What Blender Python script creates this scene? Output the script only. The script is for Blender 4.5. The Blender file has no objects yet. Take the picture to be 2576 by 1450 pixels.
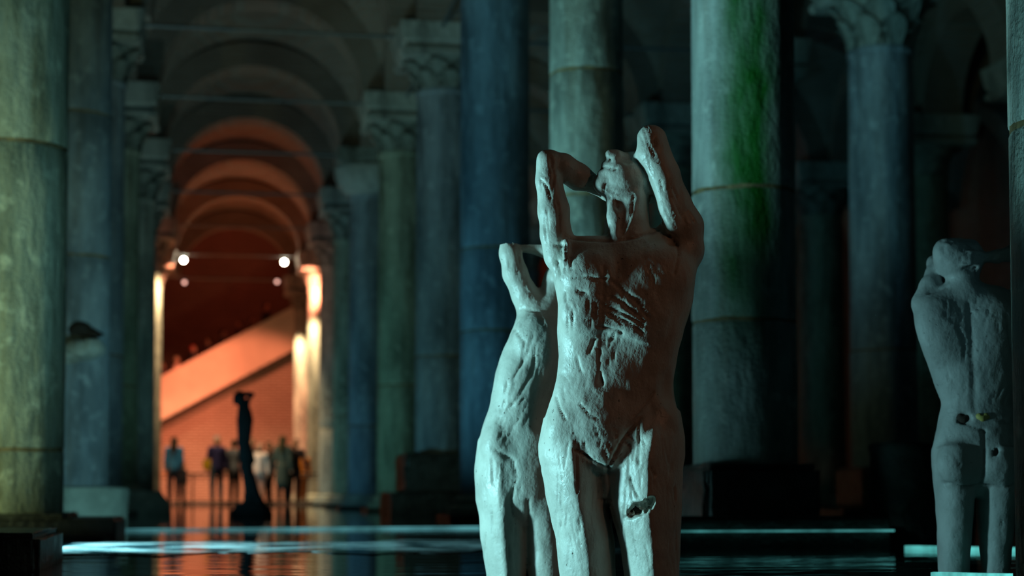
import bpy, bmesh, math, random
import numpy as np
from mathutils import Vector, Matrix
random.seed(7); rng = np.random.RandomState(7)
R_ = math.radians
SC = bpy.context.scene
COL = SC.collection

# ------------------------------------------------------------------ camera
W, H = 2576, 1450
F = 4370.0
YAW = R_(10.02); PITCH = R_(3.0); CAMZ = 0.3
SHIFT = 0.1118
cd = bpy.data.cameras.new('camera'); cam = bpy.data.objects.new('camera', cd); COL.objects.link(cam)
cam.location = (0, 0, CAMZ); cam.rotation_euler = (R_(90) + PITCH, 0, -YAW)
cd.sensor_width = 36; cd.lens = F / W * 36; cd.shift_y = SHIFT; cd.clip_end = 200; cd.clip_start = .05
cd.dof.use_dof = True; cd.dof.focus_distance = 5.45; cd.dof.aperture_fstop = 2.35
SC.camera = cam
SC.view_settings.view_transform = 'Standard'; SC.view_settings.look = 'None'
SC.view_settings.gamma = 1; SC.view_settings.use_curve_mapping = False; SC.view_settings.exposure = 0.0
try:
    SC.cycles.sample_clamp_indirect = 4.0
    SC.cycles.max_bounces = 6
except Exception: pass
# ------------------------------------------------------------------ world
wd = bpy.data.worlds.new('world'); SC.world = wd; wd.use_nodes = True
wd.node_tree.nodes['Background'].inputs[0].default_value = (.35, .75, 1, 1)
wd.node_tree.nodes['Background'].inputs[1].default_value = 0.0008
# ------------------------------------------------------------------ lights
TEAL = (.30, .80, .86); BLUE = (.18, .55, .80); GREEN = (.30, .8, .62); WARM = (1, .50, .24); ORANGE = (1, .21, .055)
def spot(name, loc, to, power, color, size=60, blend=.8, rad=.06):
    l = bpy.data.lights.new(name, 'SPOT'); l.energy = power; l.color = color
    l.spot_size = R_(size); l.spot_blend = blend; l.shadow_soft_size = rad
    o = bpy.data.objects.new(name, l); COL.objects.link(o); o.location = loc
    o.rotation_euler = (Vector(to) - Vector(loc)).to_track_quat('-Z', 'Y').to_euler(); return o
def point(name, loc, power, color, rad=.08):
    l = bpy.data.lights.new(name, 'POINT'); l.energy = power; l.color = color; l.shadow_soft_size = rad
    o = bpy.data.objects.new(name, l); COL.objects.link(o); o.location = loc; return o
# statues
spot('statue_key_light', (-1.7, 5.62, .22), (1.3, 5.7, .95), 520, (.33, .78, .84), 58, .5, .14)
spot('statue_warm_light', (3.4, 1.2, 2.6), (1.4, 5.6, .7), 26, (1, .46, .26), 26, .8, .1)
spot('rear_statue_light', (1.2, .9, .9), (2.95, 5.5, 1.35), 17, (.12, .58, .95), 22, .7, .15)
# right row of columns, lit from low spotlights standing in the nave
spot('column_light', (-1.9, 6.9, 1.5), (2.95, 10.0, 4.2), 760, (.30, .78, .84), 50, .7, .08)
spot('column_light', (-1.2, 13.6, .12), (3.0, 14.9, 3.8), 900, (.24, .75, .82), 66, .7, .08)
spot('column_light', (-.9, 16.9, .12), (3.2, 19.7, 3.2), 230, (.14, .62, .85), 60, .7, .08)
spot('column_light', (-.9, 21.8, .12), (3.2, 24.7, 3.0), 140, (.18, .7, .82), 75, .7, .08)
spot('column_light', (-.9, 26.4, .12), (3.2, 29.1, 3.0), 140, (.2, .74, .72), 75, .7, .08)
spot('column_light', (-.9, 31.1, .12), (3.2, 33.6, 3.0), 140, (.16, .62, .86), 75, .7, .08)
spot('column_light', (-.9, 35.8, .12), (3.2, 38.3, 3.0), 140, TEAL, 75, .7, .08)
spot('column_light', (-.9, 40.6, .12), (3.2, 43.0, 2.6), 150, TEAL, 75, .7, .08)
spot('column_light', (1.6, 4.2, .4), (2.7, 5.2, 2.6), 60, TEAL, 60, .7, .08)
# left row
spot('column_light', (-3.6, 9.4, .2), (-1.7, 12.6, 1.6), 330, (.66, .84, .36), 60, .8, .1)
spot('column_light', (-2.0, 7.2, .12), (-1.6, 12.6, 3.0), 950, (.3, .75, .80), 60, .8, .1)
spot('column_light', (.9, 15.2, .12), (-1.5, 19.3, 2.0), 200, TEAL, 70, .8, .08)
spot('column_light', (1.4, 21.0, .12), (-1.5, 24.7, 3.6), 40, TEAL, 70, .8, .08)
spot('column_light', (1.4, 25.6, .12), (-1.5, 29.1, 3.6), 36, GREEN, 70, .8, .08)
spot('column_light', (1.4, 30.2, .12), (-1.5, 33.6, 3.6), 45, TEAL, 70, .8, .08)
spot('column_light', (1.4, 35.0, .12), (-1.5, 38.3, 3.6), 40, TEAL, 70, .8, .08)
# unseen spot added to light the foreground shimmer
spot('shimmer_light', (-2.1, 9.7, .75), (-1.2, 9.8, 0), 2600, (.34, .85, .95), 72, .9, .05)
# second aisle
spot('column_light', (5.0, 17.0, .15), (8.0, 19.7, 4.0), 3, (.12, .5, .8), 60, .8, .1)
spot('column_light', (10.6, 31.5, .15), (12.3, 33.6, 1.0), 1.5, (1, .2, .1), 24, .8, .1)
# vault wash from unseen spots added behind the left row
for yy, pw in ((20.4, 40), (25.4, 40), (29.8, 36), (34.4, 30)):
    spot('vault_fill', (-1.3, yy, .3), (1.4, yy + 2.4, 8), pw * 4.6, (.46, .70, .64), 75, .9, .1)
spot('vault_fill', (3.9, 25.4, .3), (6.0, 28, 8), 40, (.3, .5, .6), 80, .9, .1)
# warm end of the nave
for (x, y, z, e) in ((-.80, 42.3, 6.1, 560), (-.80, 47.6, 6.2, 300), (-.80, 53.0, 6.2, 300), (2.45, 47.7, 5.6, 420), (2.35, 53.1, 5.6, 420)):
    spot('warm_lamp_light', (x, y, z), (x * 1.05, y + .5, 0), e * 2.2, (1, .66, .34), 110, .6, .08)
for x, tx in ((-1.0, 1.2), (3.0, .3)):
    spot('stair_light', (x, 47.0, 6.5), (tx, 57, 1.6), 4000, (1, .27, .135), 44, .35, .15)
spot('stair_light', (.9, 50, 2.0), (2.6, 57, 4.9), 260, (1, .45, .2), 50, .8, .15)
spot('stair_light', (-2.2, 51, 1.0), (-1.5, 57, 3.2), 120, (1, .42, .2), 50, .8, .15)
spot('back_wall_light', (12.0, 57, 9.5), (12.0, 61.5, 7.4), 130, (1, .22, .08), 50, .9, .2)  # unseen orange and red spots added to brighten the back wall
spot('back_wall_light', (1.0, 55.5, 9.5), (1.0, 61.5, 8.2), 420, (1, .16, .06), 110, .9, .2)
spot('vault_fill', (-1.3, 45.0, .3), (1.4, 46.5, 8), 420, ORANGE, 80, .8, .2)  # unseen spots added for the orange wash on the far vaults
spot('vault_fill', (-1.3, 40.0, .3), (1.4, 43, 8), 260, ORANGE, 80, .8, .2)
spot('vault_fill', (-1.3, 49.6, .3), (1.4, 51.0, 8), 300, ORANGE, 80, .8, .2)

# ------------------------------------------------------------------ camera maths (used to read measured positions)
Fv = Vector((math.sin(YAW) * math.cos(PITCH), math.cos(YAW) * math.cos(PITCH), math.sin(PITCH)))
Rv = Vector((math.cos(YAW), -math.sin(YAW), 0)); Uv = Rv.cross(Fv)
C0 = Vector((0, 0, CAMZ))
def U(px, py, d): return C0 + d * (Fv + Rv * ((px - W / 2) / F) - Uv * ((py - H / 2 - SHIFT * W) / F))
def UY(px, py, Y):
    v = U(px, py, 1) - C0; return C0 + v * (Y / v.y)
def UZ(px, py, z):
    v = U(px, py, 1) - C0; return C0 + v * ((z - CAMZ) / v.z)

# ------------------------------------------------------------------ materials
def mat(name):
    m = bpy.data.materials.new(name); m.use_nodes = True
    nt = m.node_tree; b = nt.nodes['Principled BSDF']; return m, nt, b
def nd(nt, t, **k):
    n = nt.nodes.new(t)
    for a, v in k.items():
        if a in n.inputs: n.inputs[a].default_value = v
        else: setattr(n, a, v)
    return n
def ramp(nt, fac, stops):
    r = nt.nodes.new('ShaderNodeValToRGB'); e = r.color_ramp.elements
    while len(e) < len(stops): e.new(.5)
    for i, (p, c) in enumerate(stops):
        e[i].position = p; e[i].color = (*c, 1) if len(c) == 3 else c
    nt.links.new(fac, r.inputs[0]); return r.outputs[0]
def noise(nt, scale, detail=4, stretch=(1, 1, 1), rough=.55, coord='Object'):
    tc = nt.nodes.new('ShaderNodeTexCoord'); mp = nt.nodes.new('ShaderNodeMapping'); mp.inputs['Scale'].default_value = stretch
    nt.links.new(tc.outputs[coord], mp.inputs[0])
    n = nt.nodes.new('ShaderNodeTexNoise'); n.inputs['Scale'].default_value = scale; n.inputs['Detail'].default_value = detail
    n.inputs['Roughness'].default_value = rough
    nt.links.new(mp.outputs[0], n.inputs['Vector']); return n.outputs['Fac']
def mix(nt, fac, a, b):
    m = nt.nodes.new('ShaderNodeMix'); m.data_type = 'RGBA'
    for s, v in ((m.inputs[0], fac), (m.inputs[6], a), (m.inputs[7], b)):
        if hasattr(v, 'links'): nt.links.new(v, s)
        else: s.default_value = v if isinstance(v, (int, float)) else (*v, 1)
    return m.outputs[2]
def math_(nt, op, a, b=0.5, clamp=False):
    m = nt.nodes.new('ShaderNodeMath'); m.operation = op; m.use_clamp = clamp
    for s, v in ((m.inputs[0], a), (m.inputs[1], b)):
        if hasattr(v, 'links'): nt.links.new(v, s)
        else: s.default_value = v
    return m.outputs[0]
def bump(nt, b, h, dist, strength=1.0):
    n = nt.nodes.new('ShaderNodeBump'); n.inputs['Distance'].default_value = dist; n.inputs['Strength'].default_value = strength
    nt.links.new(h, n.inputs['Height']); nt.links.new(n.outputs[0], b.inputs['Normal'])
def simple(name, col, rough=.8, var=.25, scale=6, metal=0, bd=.004, spec=.3):
    m, nt, b = mat(name)
    f = noise(nt, scale)
    nt.links.new(ramp(nt, f, [(.3, tuple(c * (1 - var) for c in col)), (.7, tuple(min(1, c * (1 + var)) for c in col))]), b.inputs['Base Color'])
    b.inputs['Roughness'].default_value = rough; b.inputs['Metallic'].default_value = metal
    b.inputs['Specular IOR Level'].default_value = spec
    if bd: bump(nt, b, noise(nt, scale * 4), bd)
    return m
def column_stone(name, a, c, stain=(.16, .10, .04), moss=None, seed=0.0, amount=.5):
    m, nt, b = mat(name)
    f1 = noise(nt, 2.2, 6, (1, 1, .45)); f2 = noise(nt, 5, 5, (1.6, 1.6, .16)); f3 = noise(nt, 24, 3)
    base = ramp(nt, f1, [(.28, a), (.72, c)])
    st = math_(nt, 'MULTIPLY', ramp(nt, f2, [(.50, (0, 0, 0)), (.72, (1, 1, 1))]), amount)
    base = mix(nt, st, base, stain)
    base = mix(nt, math_(nt, 'MULTIPLY', f3, .35), base, tuple(v * .45 for v in a))
    f4 = noise(nt, 3.4, 6, (1, 1, .22), .65)            # grime running down the shaft
    base = mix(nt, ramp(nt, f4, [(.44, (0, 0, 0)), (.66, (.75, .75, .75))]), base, tuple(v * .32 for v in a))
    f5 = noise(nt, 7.5, 5)
    base = mix(nt, ramp(nt, f5, [(.56, (0, 0, 0)), (.70, (.5, .5, .5))]), base, tuple(min(1, v * 1.25) for v in c))
    if moss:
        (mcol, ax, ay, z0, z1, width) = moss            # algae running down one side of the shaft
        tc = nt.nodes.new('ShaderNodeTexCoord'); sp = nt.nodes.new('ShaderNodeSeparateXYZ'); nt.links.new(tc.outputs['Object'], sp.inputs[0])
        # distance across the shaft from the moss streak
        t = math_(nt, 'ADD', math_(nt, 'MULTIPLY', sp.outputs[0], ay), math_(nt, 'MULTIPLY', sp.outputs[1], -ax))
        t = math_(nt, 'ADD', t, math_(nt, 'MULTIPLY', math_(nt, 'SUBTRACT', noise(nt, 3, 4, (1, 1, .6)), .5), .22))
        t = math_(nt, 'DIVIDE', math_(nt, 'ABSOLUTE', t, 0), width)
        mk = math_(nt, 'SUBTRACT', 1.5, t, True)
        zz = sp.outputs[2]
        up = math_(nt, 'DIVIDE', math_(nt, 'SUBTRACT', zz, z0), .7, True); dn = math_(nt, 'DIVIDE', math_(nt, 'SUBTRACT', z1, zz), 1.0, True)
        mk = math_(nt, 'MULTIPLY', math_(nt, 'MULTIPLY', mk, up), dn)
        mk = math_(nt, 'MULTIPLY', mk, ramp(nt, noise(nt, 4, 5, (1, 1, .4)), [(.25, (.55, .55, .55)), (.55, (1, 1, 1))]), True)
        base = mix(nt, mk, base, mcol)
    nt.links.new(base, b.inputs['Base Color'])
    b.inputs['Roughness'].default_value = .62; b.inputs['Specular IOR Level'].default_value = .35
    h = math_(nt, 'ADD', math_(nt, 'MULTIPLY', noise(nt, 9, 6, (1.5, 1.5, .5)), 1.0), math_(nt, 'MULTIPLY', noise(nt, 45, 3), .35))
    bump(nt, b, h, .03)
    return m
M = {}
M['col_a'] = column_stone('mottled_marble', (.30, .33, .30), (.62, .64, .56))
M['col_b'] = column_stone('blue_grey_marble', (.24, .30, .36), (.46, .52, .56))
M['col_c'] = column_stone('green_grey_marble', (.28, .34, .26), (.55, .60, .48), amount=.7)
vd = Vector((-.16, -.97, 0)); 
M['col_moss'] = column_stone('algae_streaked_marble', (.46, .50, .46), (.74, .76, .68), (.24, .14, .06),
                             moss=((.006, .12, .006), -.22, -.975, .95, 4.4, .15), amount=.45)
M['col_yel'] = column_stone('lime_streaked_marble', (.34, .37, .28), (.70, .72, .55), (.30, .22, .05), amount=.6)
M['cap'] = column_stone('carved_capital_stone', (.20, .24, .22), (.52, .54, .48), (.10, .07, .03))
M['imp'] = column_stone('impost_stone', (.42, .45, .42), (.66, .68, .62), (.2, .14, .07), amount=.25)
M['rust'] = simple('rusty_joint_mortar', (.22, .15, .07), .8, .5, 14)
M['iron'] = simple('grey_iron', (.25, .27, .28), .5, .2, 12, .6)
M['dark_iron'] = simple('black_iron', (.02, .02, .02), .5, .2, 12, .4)
M['slab'] = simple('wet_dark_stone', (.05, .05, .045), .45, .5, 5, 0, .02, .5)
M['stump'] = simple('weathered_dark_stone', (.045, .055, .045), .8, .5, 5, 0, .02)
M['block'] = simple('grey_marble_block', (.42, .46, .40), .7, .35, 5, 0, .02)

def brick(name, c1, c2, mo, scale=1, bd=.02):
    m, nt, b = mat(name)
    tc = nt.nodes.new('ShaderNodeTexCoord')
    sp = nt.nodes.new('ShaderNodeSeparateXYZ'); nt.links.new(tc.outputs['Object'], sp.inputs[0])
    cb = nt.nodes.new('ShaderNodeCombineXYZ')
    nt.links.new(math_(nt, 'ADD', sp.outputs[0], sp.outputs[1]), cb.inputs[0]); nt.links.new(sp.outputs[2], cb.inputs[1])
    br = nt.nodes.new('ShaderNodeTexBrick'); nt.links.new(cb.outputs[0], br.inputs['Vector'])
    br.inputs['Color1'].default_value = (*c1, 1); br.inputs['Color2'].default_value = (*c2, 1); br.inputs['Mortar'].default_value = (*mo, 1)
    br.inputs['Scale'].default_value = scale; br.inputs['Brick Width'].default_value = .36; br.inputs['Row Height'].default_value = .095
    br.inputs['Mortar Size'].default_value = .022; br.inputs['Mortar Smooth'].default_value = .3
    f = noise(nt, 1.1, 5)
    base = mix(nt, ramp(nt, f, [(.3, (.0, .0, .0)), (.75, (.6, .6, .6))]), br.outputs['Color'], tuple(v * .55 for v in c1))
    nt.links.new(base, b.inputs['Base Color']); b.inputs['Roughness'].default_value = .9
    bump(nt, b, math_(nt, 'SUBTRACT', math_(nt, 'MULTIPLY', noise(nt, 12), .4), br.outputs['Fac']), bd)
    return m
M['brick'] = brick('old_vault_brick', (.34, .25, .20), (.42, .32, .27), (.36, .33, .29))
M['wallbrick'] = brick('wall_brick', (.55, .40, .32), (.62, .47, .38), (.22, .15, .11))
M['plaster'] = simple('stair_parapet_plaster', (.74, .58, .46), .85, .12, 1.2)
M['floor'] = simple('cistern_bed', (.05, .06, .06), .9)
M['deck'] = simple('walkway_deck', (.06, .05, .05), .45, .3, 5, 0, .004, .5)

def water():
    m, nt, b = mat('still_dark_water')
    b.inputs['Base Color'].default_value = (.002, .016, .020, 1)
    b.inputs['Roughness'].default_value = .035; b.inputs['IOR'].default_value = 1.33
    tc = nt.nodes.new('ShaderNodeTexCoord'); mp = nt.nodes.new('ShaderNodeMapping'); mp.inputs['Scale'].default_value = (.55, 1.6, 1)
    nt.links.new(tc.outputs['Object'], mp.inputs[0])
    n = nt.nodes.new('ShaderNodeTexNoise'); n.inputs['Scale'].default_value = 2.4; n.inputs['Detail'].default_value = 3
    nt.links.new(mp.outputs[0], n.inputs['Vector'])
    bump(nt, b, n.outputs['Fac'], .0032)
    return m
M['water'] = water()
def shimmer():
    m, nt, b = mat('dappled_shimmer')
    out = nt.nodes['Material Output']; nt.nodes.remove(b)
    d = nt.nodes.new('ShaderNodeBsdfDiffuse'); g = nt.nodes.new('ShaderNodeBsdfGlossy'); g.inputs['Roughness'].default_value = .05
    g.inputs['Color'].default_value = (.8, .85, .85, 1)
    c = ramp(nt, noise(nt, 2.2, 6, (1, .8, 1)), [(.42, (.02, .05, .06)), (.60, (.75, .85, .85))])  # pale dapples paint the light scattered on the water
    nt.links.new(c, d.inputs['Color'])
    bm = nt.nodes.new('ShaderNodeBump'); bm.inputs['Distance'].default_value = .012; nt.links.new(noise(nt, 5, 5), bm.inputs['Height'])
    nt.links.new(bm.outputs[0], d.inputs['Normal'])
    bm2 = nt.nodes.new('ShaderNodeBump'); bm2.inputs['Distance'].default_value = .0012; nt.links.new(noise(nt, 2, 2), bm2.inputs['Height'])
    nt.links.new(bm2.outputs[0], g.inputs['Normal'])
    s = nt.nodes.new('ShaderNodeMixShader'); s.inputs[0].default_value = .6
    nt.links.new(d.outputs[0], s.inputs[1]); nt.links.new(g.outputs[0], s.inputs[2]); nt.links.new(s.outputs[0], out.inputs[0])
    return m
M['shimmer'] = shimmer()
def emit(name, col, st, broken=0):
    m, nt, b = mat(name)
    b.inputs['Base Color'].default_value = (.05, .05, .05, 1)
    b.inputs['Emission Color'].default_value = (*col, 1); b.inputs['Emission Strength'].default_value = st
    if broken:
        f = ramp(nt, noise(nt, 3.0, 4, (1, 1, 1)), [(.38, (broken, broken, broken)), (.62, (1, 1, 1))])
        nt.links.new(math_(nt, 'MULTIPLY', f, st), b.inputs['Emission Strength'])
    return m
M['strip'] = emit('cyan_light_strip', (.22, .80, .88), .50, .10)
M['strip_b'] = emit('bright_cyan_strip', (.16, .85, .80), .9, .3)
M['strip_c'] = emit('faint_cyan_strip', (.16, .80, .78), .45, .1)
M['bulb'] = emit('white_lamp', (1, .86, .62), 60)
M['bulb_dim'] = emit('dim_lamp', (1, .5, .4), 2.5)
def clay(name, base, dark, gloss=.42):
    m, nt, b = mat(name)
    f = noise(nt, 7, 6); f2 = noise(nt, 60, 3)
    c = ramp(nt, f, [(.3, tuple(v * .72 for v in base)), (.65, base)])
    spk = ramp(nt, f2, [(.22, (1, 1, 1)), (.31, (0, 0, 0))])
    c = mix(nt, math_(nt, 'MULTIPLY', spk, .8), c, dark)
    # darker tone in the modelled hollows
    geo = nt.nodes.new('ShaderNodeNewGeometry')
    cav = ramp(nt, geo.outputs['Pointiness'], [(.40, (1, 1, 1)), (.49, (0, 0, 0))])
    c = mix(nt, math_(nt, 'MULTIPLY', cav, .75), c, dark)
    vor = nt.nodes.new('ShaderNodeTexVoronoi'); vor.feature = 'DISTANCE_TO_EDGE'; vor.inputs['Scale'].default_value = 5
    tc = nt.nodes.new('ShaderNodeTexCoord'); nt.links.new(tc.outputs['Object'], vor.inputs['Vector'])
    nt.links.new(c, b.inputs['Base Color'])
    nt.links.new(ramp(nt, noise(nt, 14, 4), [(.3, (gloss - .1,) * 3), (.7, (gloss + .18,) * 3)]), b.inputs['Roughness'])
    b.inputs['Specular IOR Level'].default_value = .5
    h = math_(nt, 'ADD', math_(nt, 'MULTIPLY', noise(nt, 14, 4, (1, 1, .7)), 1.0), math_(nt, 'MULTIPLY', noise(nt, 75, 3, (1, 1, .8)), .3))
    h = math_(nt, 'ADD', h, math_(nt, 'MULTIPLY', spk, -.3))
    bump(nt, b, h, .006)
    return m
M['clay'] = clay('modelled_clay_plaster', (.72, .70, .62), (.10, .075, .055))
M['clay_dim'] = clay('shaded_clay_plaster', (.27, .27, .265), (.06, .05, .045), .6)  # darker copy of the clay, with the statue's dim light put into the colour
M['hollow_shade'] = simple('hole_shade', (.03, .02, .015), .8)  # for dark lumps set in the holes, their shade given as colour
M['gold'] = simple('yellow_patch', (.30, .24, .07), .6)
M['bronze'] = simple('dark_bronze', (.004, .005, .006), .9, .3, 6, 0, .004, .1)
_cm = {}
def cloth(rgb, rough=.85):
    k = tuple(rgb)
    if k not in _cm: _cm[k] = simple('cloth_%d' % len(_cm), rgb, rough, .15, 20, 0, .002)
    return _cm[k]

# ------------------------------------------------------------------ object helpers
def tag(o, label=None, cat=None, group=None, kind=None):
    if label: o['label'] = label
    if cat: o['category'] = cat
    if group: o['group'] = group
    if kind: o['kind'] = kind
    return o
def empty(name, loc, rz=0, parent=None):
    o = bpy.data.objects.new(name, None); COL.objects.link(o); o.location = loc; o.rotation_euler = (0, 0, rz); o.empty_display_size = .2
    if parent: o.parent = parent
    return o
def link(name, me, m, parent=None, loc=(0, 0, 0), rot=(0, 0, 0), smooth=False):
    if m and not me.materials: me.materials.append(m)
    if smooth: me.shade_smooth()
    o = bpy.data.objects.new(name, me); COL.objects.link(o); o.location = loc; o.rotation_euler = rot
    if parent: o.parent = parent
    return o
def mesh(name, v, f):
    me = bpy.data.meshes.new(name); me.from_pydata(v, [], f); me.update(); return me
def box_vf(x0, x1, y0, y1, z0, z1):
    v = [(x, y, z) for z in (z0, z1) for y in (y0, y1) for x in (x0, x1)]
    f = [(0, 2, 3, 1), (4, 5, 7, 6), (0, 1, 5, 4), (2, 6, 7, 3), (0, 4, 6, 2), (1, 3, 7, 5)]
    return v, f
def box(name, x0, x1, y0, y1, z0, z1, m, parent=None, loc=(0, 0, 0), rot=(0, 0, 0), bev=0, rough=0):
    v, f = box_vf(x0, x1, y0, y1, z0, z1)
    bm = bmesh.new(); vs = [bm.verts.new(p) for p in v]
    for q in f: bm.faces.new([vs[i] for i in q])
    if bev: bmesh.ops.bevel(bm, geom=bm.edges[:], offset=bev, segments=2, affect='EDGES')
    if rough:
        bmesh.ops.subdivide_edges(bm, edges=bm.edges[:], cuts=4, use_grid_fill=True)
        for q in bm.verts: q.co += Vector([random.uniform(-rough, rough) for _ in range(3)])
    me = bpy.data.meshes.new(name); bm.to_mesh(me); bm.free()
    return link(name, me, m, parent, loc, rot)
def lathe(name, prof, m, parent=None, seg=40, loc=(0, 0, 0), wob=0.0, seed=0, square=0):
    rs = np.random.RandomState(seed); ph = rs.rand(4) * 6.28
    v = []; f = []
    for i, (r, z) in enumerate(prof):
        for j in range(seg):
            a = 2 * math.pi * j / seg
            rr = r * (1 + wob * (math.sin(3 * a + ph[0] + z) * .5 + math.sin(7 * a + ph[1] - z * 2) * .3 + math.sin(13 * a + ph[2] + 5 * z) * .2))
            v.append((rr * math.cos(a), rr * math.sin(a), z))
    for i in range(len(prof) - 1):
        for j in range(seg):
            k = (j + 1) % seg; f.append((i * seg + j, i * seg + k, (i + 1) * seg + k, (i + 1) * seg + j))
    f.append(tuple(range(seg))[::-1]); f.append(tuple((len(prof) - 1) * seg + j for j in range(seg)))
    me = mesh(name, v, f); o = link(name, me, m, parent, loc)
    me.shade_smooth(); me.set_sharp_from_angle(angle=R_(40)); return o
def rod(name, a, b, r, m, parent=None, seg=8):
    a = Vector(a); b = Vector(b); d = b - a; q = d.to_track_quat('Z', 'Y').to_matrix()
    v = [];
    for p in (a, b):
        for j in range(seg):
            t = 2 * math.pi * j / seg; v.append(p + q @ Vector((r * math.cos(t), r * math.sin(t), 0)))
    f = [(j, (j + 1) % seg, seg + (j + 1) % seg, seg + j) for j in range(seg)] + [tuple(range(seg))[::-1], tuple(range(seg, 2 * seg))]
    mid = (a + b) / 2
    v = [p - mid for p in v] if not parent else v
    return link(name, mesh(name, v, f), m, parent, (0, 0, 0) if parent else mid)

# ------------------------------------------------------------------ implicit modelling: smooth unions meshed with surface nets
def vnoise(p, s, seed=0):
    q = p * s + seed * 17.31; i = np.floor(q).astype(np.int64); f = q - i; f = f * f * (3 - 2 * f)
    def h(a, b, c):
        n = (a * 374761393 + b * 668265263 + c * 2147483647 + seed * 974711) & 0x7fffffff
        n = ((n ^ (n >> 13)) * 1274126177) & 0x7fffffff
        return ((n ^ (n >> 16)) & 0xffff) / 65535.0
    r = 0
    for dx in (0, 1):
        for dy in (0, 1):
            for dz in (0, 1):
                w = (f[:, 0] if dx else 1 - f[:, 0]) * (f[:, 1] if dy else 1 - f[:, 1]) * (f[:, 2] if dz else 1 - f[:, 2])
                r = r + w * h(i[:, 0] + dx, i[:, 1] + dy, i[:, 2] + dz)
    return r - .5
class Field:
    def __init__(s, lo, hi, h):
        s.h = h; s.lo = np.array(lo, float); n = np.ceil((np.array(hi) - s.lo) / h).astype(int) + 1
        s.ax = [s.lo[k] + h * np.arange(n[k]) for k in range(3)]; s.g = np.full(n, 9.0, np.float32)
    def _sl(s, lo, hi, mg):
        r = []
        for k in range(3):
            a = int(max(0, math.floor((lo[k] - mg - s.lo[k]) / s.h))); b = int(min(len(s.ax[k]), math.ceil((hi[k] + mg - s.lo[k]) / s.h) + 1)); r.append(slice(a, max(a, b)))
        return tuple(r)
    def _xyz(s, sl): return s.ax[0][sl[0]][:, None, None], s.ax[1][sl[1]][None, :, None], s.ax[2][sl[2]][None, None, :]
    def _put(s, sl, d, k, op):
        g = s.g[sl]; d = d.astype(np.float32)
        if op == 'sub':
            if k > 0: hh = np.maximum(k - np.abs(g + d), 0) / k; s.g[sl] = np.maximum(g, -d) + hh * hh * k * .25
            else: s.g[sl] = np.maximum(g, -d)
        elif k > 0: hh = np.maximum(k - np.abs(g - d), 0) / k; s.g[sl] = np.minimum(g, d) - hh * hh * k * .25
        else: s.g[sl] = np.minimum(g, d)
    def seg(s, a, b, ra, rb, k=.02, op='add'):
        a = np.array(a, float); b = np.array(b, float); m = k + 4 * s.h; rm = max(ra, rb)
        sl = s._sl(np.minimum(a, b) - rm, np.maximum(a, b) + rm, m); X, Y, Z = s._xyz(sl)
        ab = b - a; L = max(1e-9, ab.dot(ab)); t = np.clip(((X - a[0]) * ab[0] + (Y - a[1]) * ab[1] + (Z - a[2]) * ab[2]) / L, 0, 1)
        d = np.sqrt((X - a[0] - t * ab[0]) ** 2 + (Y - a[1] - t * ab[1]) ** 2 + (Z - a[2] - t * ab[2]) ** 2) - (ra + (rb - ra) * t)
        s._put(sl, d, k, op)
    def chain(s, pts, k=.02, op='add'):
        for p, q in zip(pts, pts[1:]): s.seg(p[:3], q[:3], p[3], q[3], k, op)
    def ell(s, c, r, rot=None, k=.02, op='add'):
        c = np.array(c, float); rm = max(r); sl = s._sl(c - rm, c + rm, k + 4 * s.h); X, Y, Z = s._xyz(sl)
        x = X - c[0]; y = Y - c[1]; z = Z - c[2]
        if rot is not None:
            m = np.array(rot).T; x, y, z = m[0, 0] * x + m[0, 1] * y + m[0, 2] * z, m[1, 0] * x + m[1, 1] * y + m[1, 2] * z, m[2, 0] * x + m[2, 1] * y + m[2, 2] * z
        q = np.sqrt((x / r[0]) ** 2 + (y / r[1]) ** 2 + (z / r[2]) ** 2); q2 = np.sqrt((x / r[0] ** 2) ** 2 + (y / r[1] ** 2) ** 2 + (z / r[2] ** 2) ** 2)
        s._put(sl, q * (q - 1) / np.maximum(q2, 1e-6), k, op)
    def loft(s, secs, n=2.2, k=.03, smooth=.02, nf=None):
        # secs: (z, cx, cy, hw, hd)
        a = np.array(sorted(secs)); zz = s.ax[2]; vals = []
        for c in range(1, 5):
            v = np.interp(zz, a[:, 0], a[:, c]); w = max(1, int(smooth / s.h)); ker = np.hanning(2 * w + 3); ker /= ker.sum()
            pad = np.pad(v, w + 1, mode='edge'); vals.append(np.convolve(pad, ker, 'valid'))
        cx, cy, hw, hd = vals; lo = [(a[:, 1] - a[:, 3]).min(), (a[:, 2] - a[:, 4]).min(), a[0, 0]]; hi = [(a[:, 1] + a[:, 3]).max(), (a[:, 2] + a[:, 4]).max(), a[-1, 0]]
        sl = s._sl(lo, hi, k + 4 * s.h); X, Y, Z = s._xyz(sl); z_ = sl[2]
        dx = np.abs(X - cx[z_]) / hw[z_]; dy = (Y - cy[z_]) / hd[z_]
        nn = np.where(dy < 0, nf or n, n)
        q = (dx ** nn + np.abs(dy) ** nn) ** (1 / nn)
        d = (q - 1) * np.minimum(hw[z_], hd[z_]); e = np.maximum(Z - a[-1, 0], a[0, 0] - Z)
        d = np.where(e > -.03, np.maximum(d, e) * 1.0, d)
        s._put(sl, d + 0 * Z, k, 'add')
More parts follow.
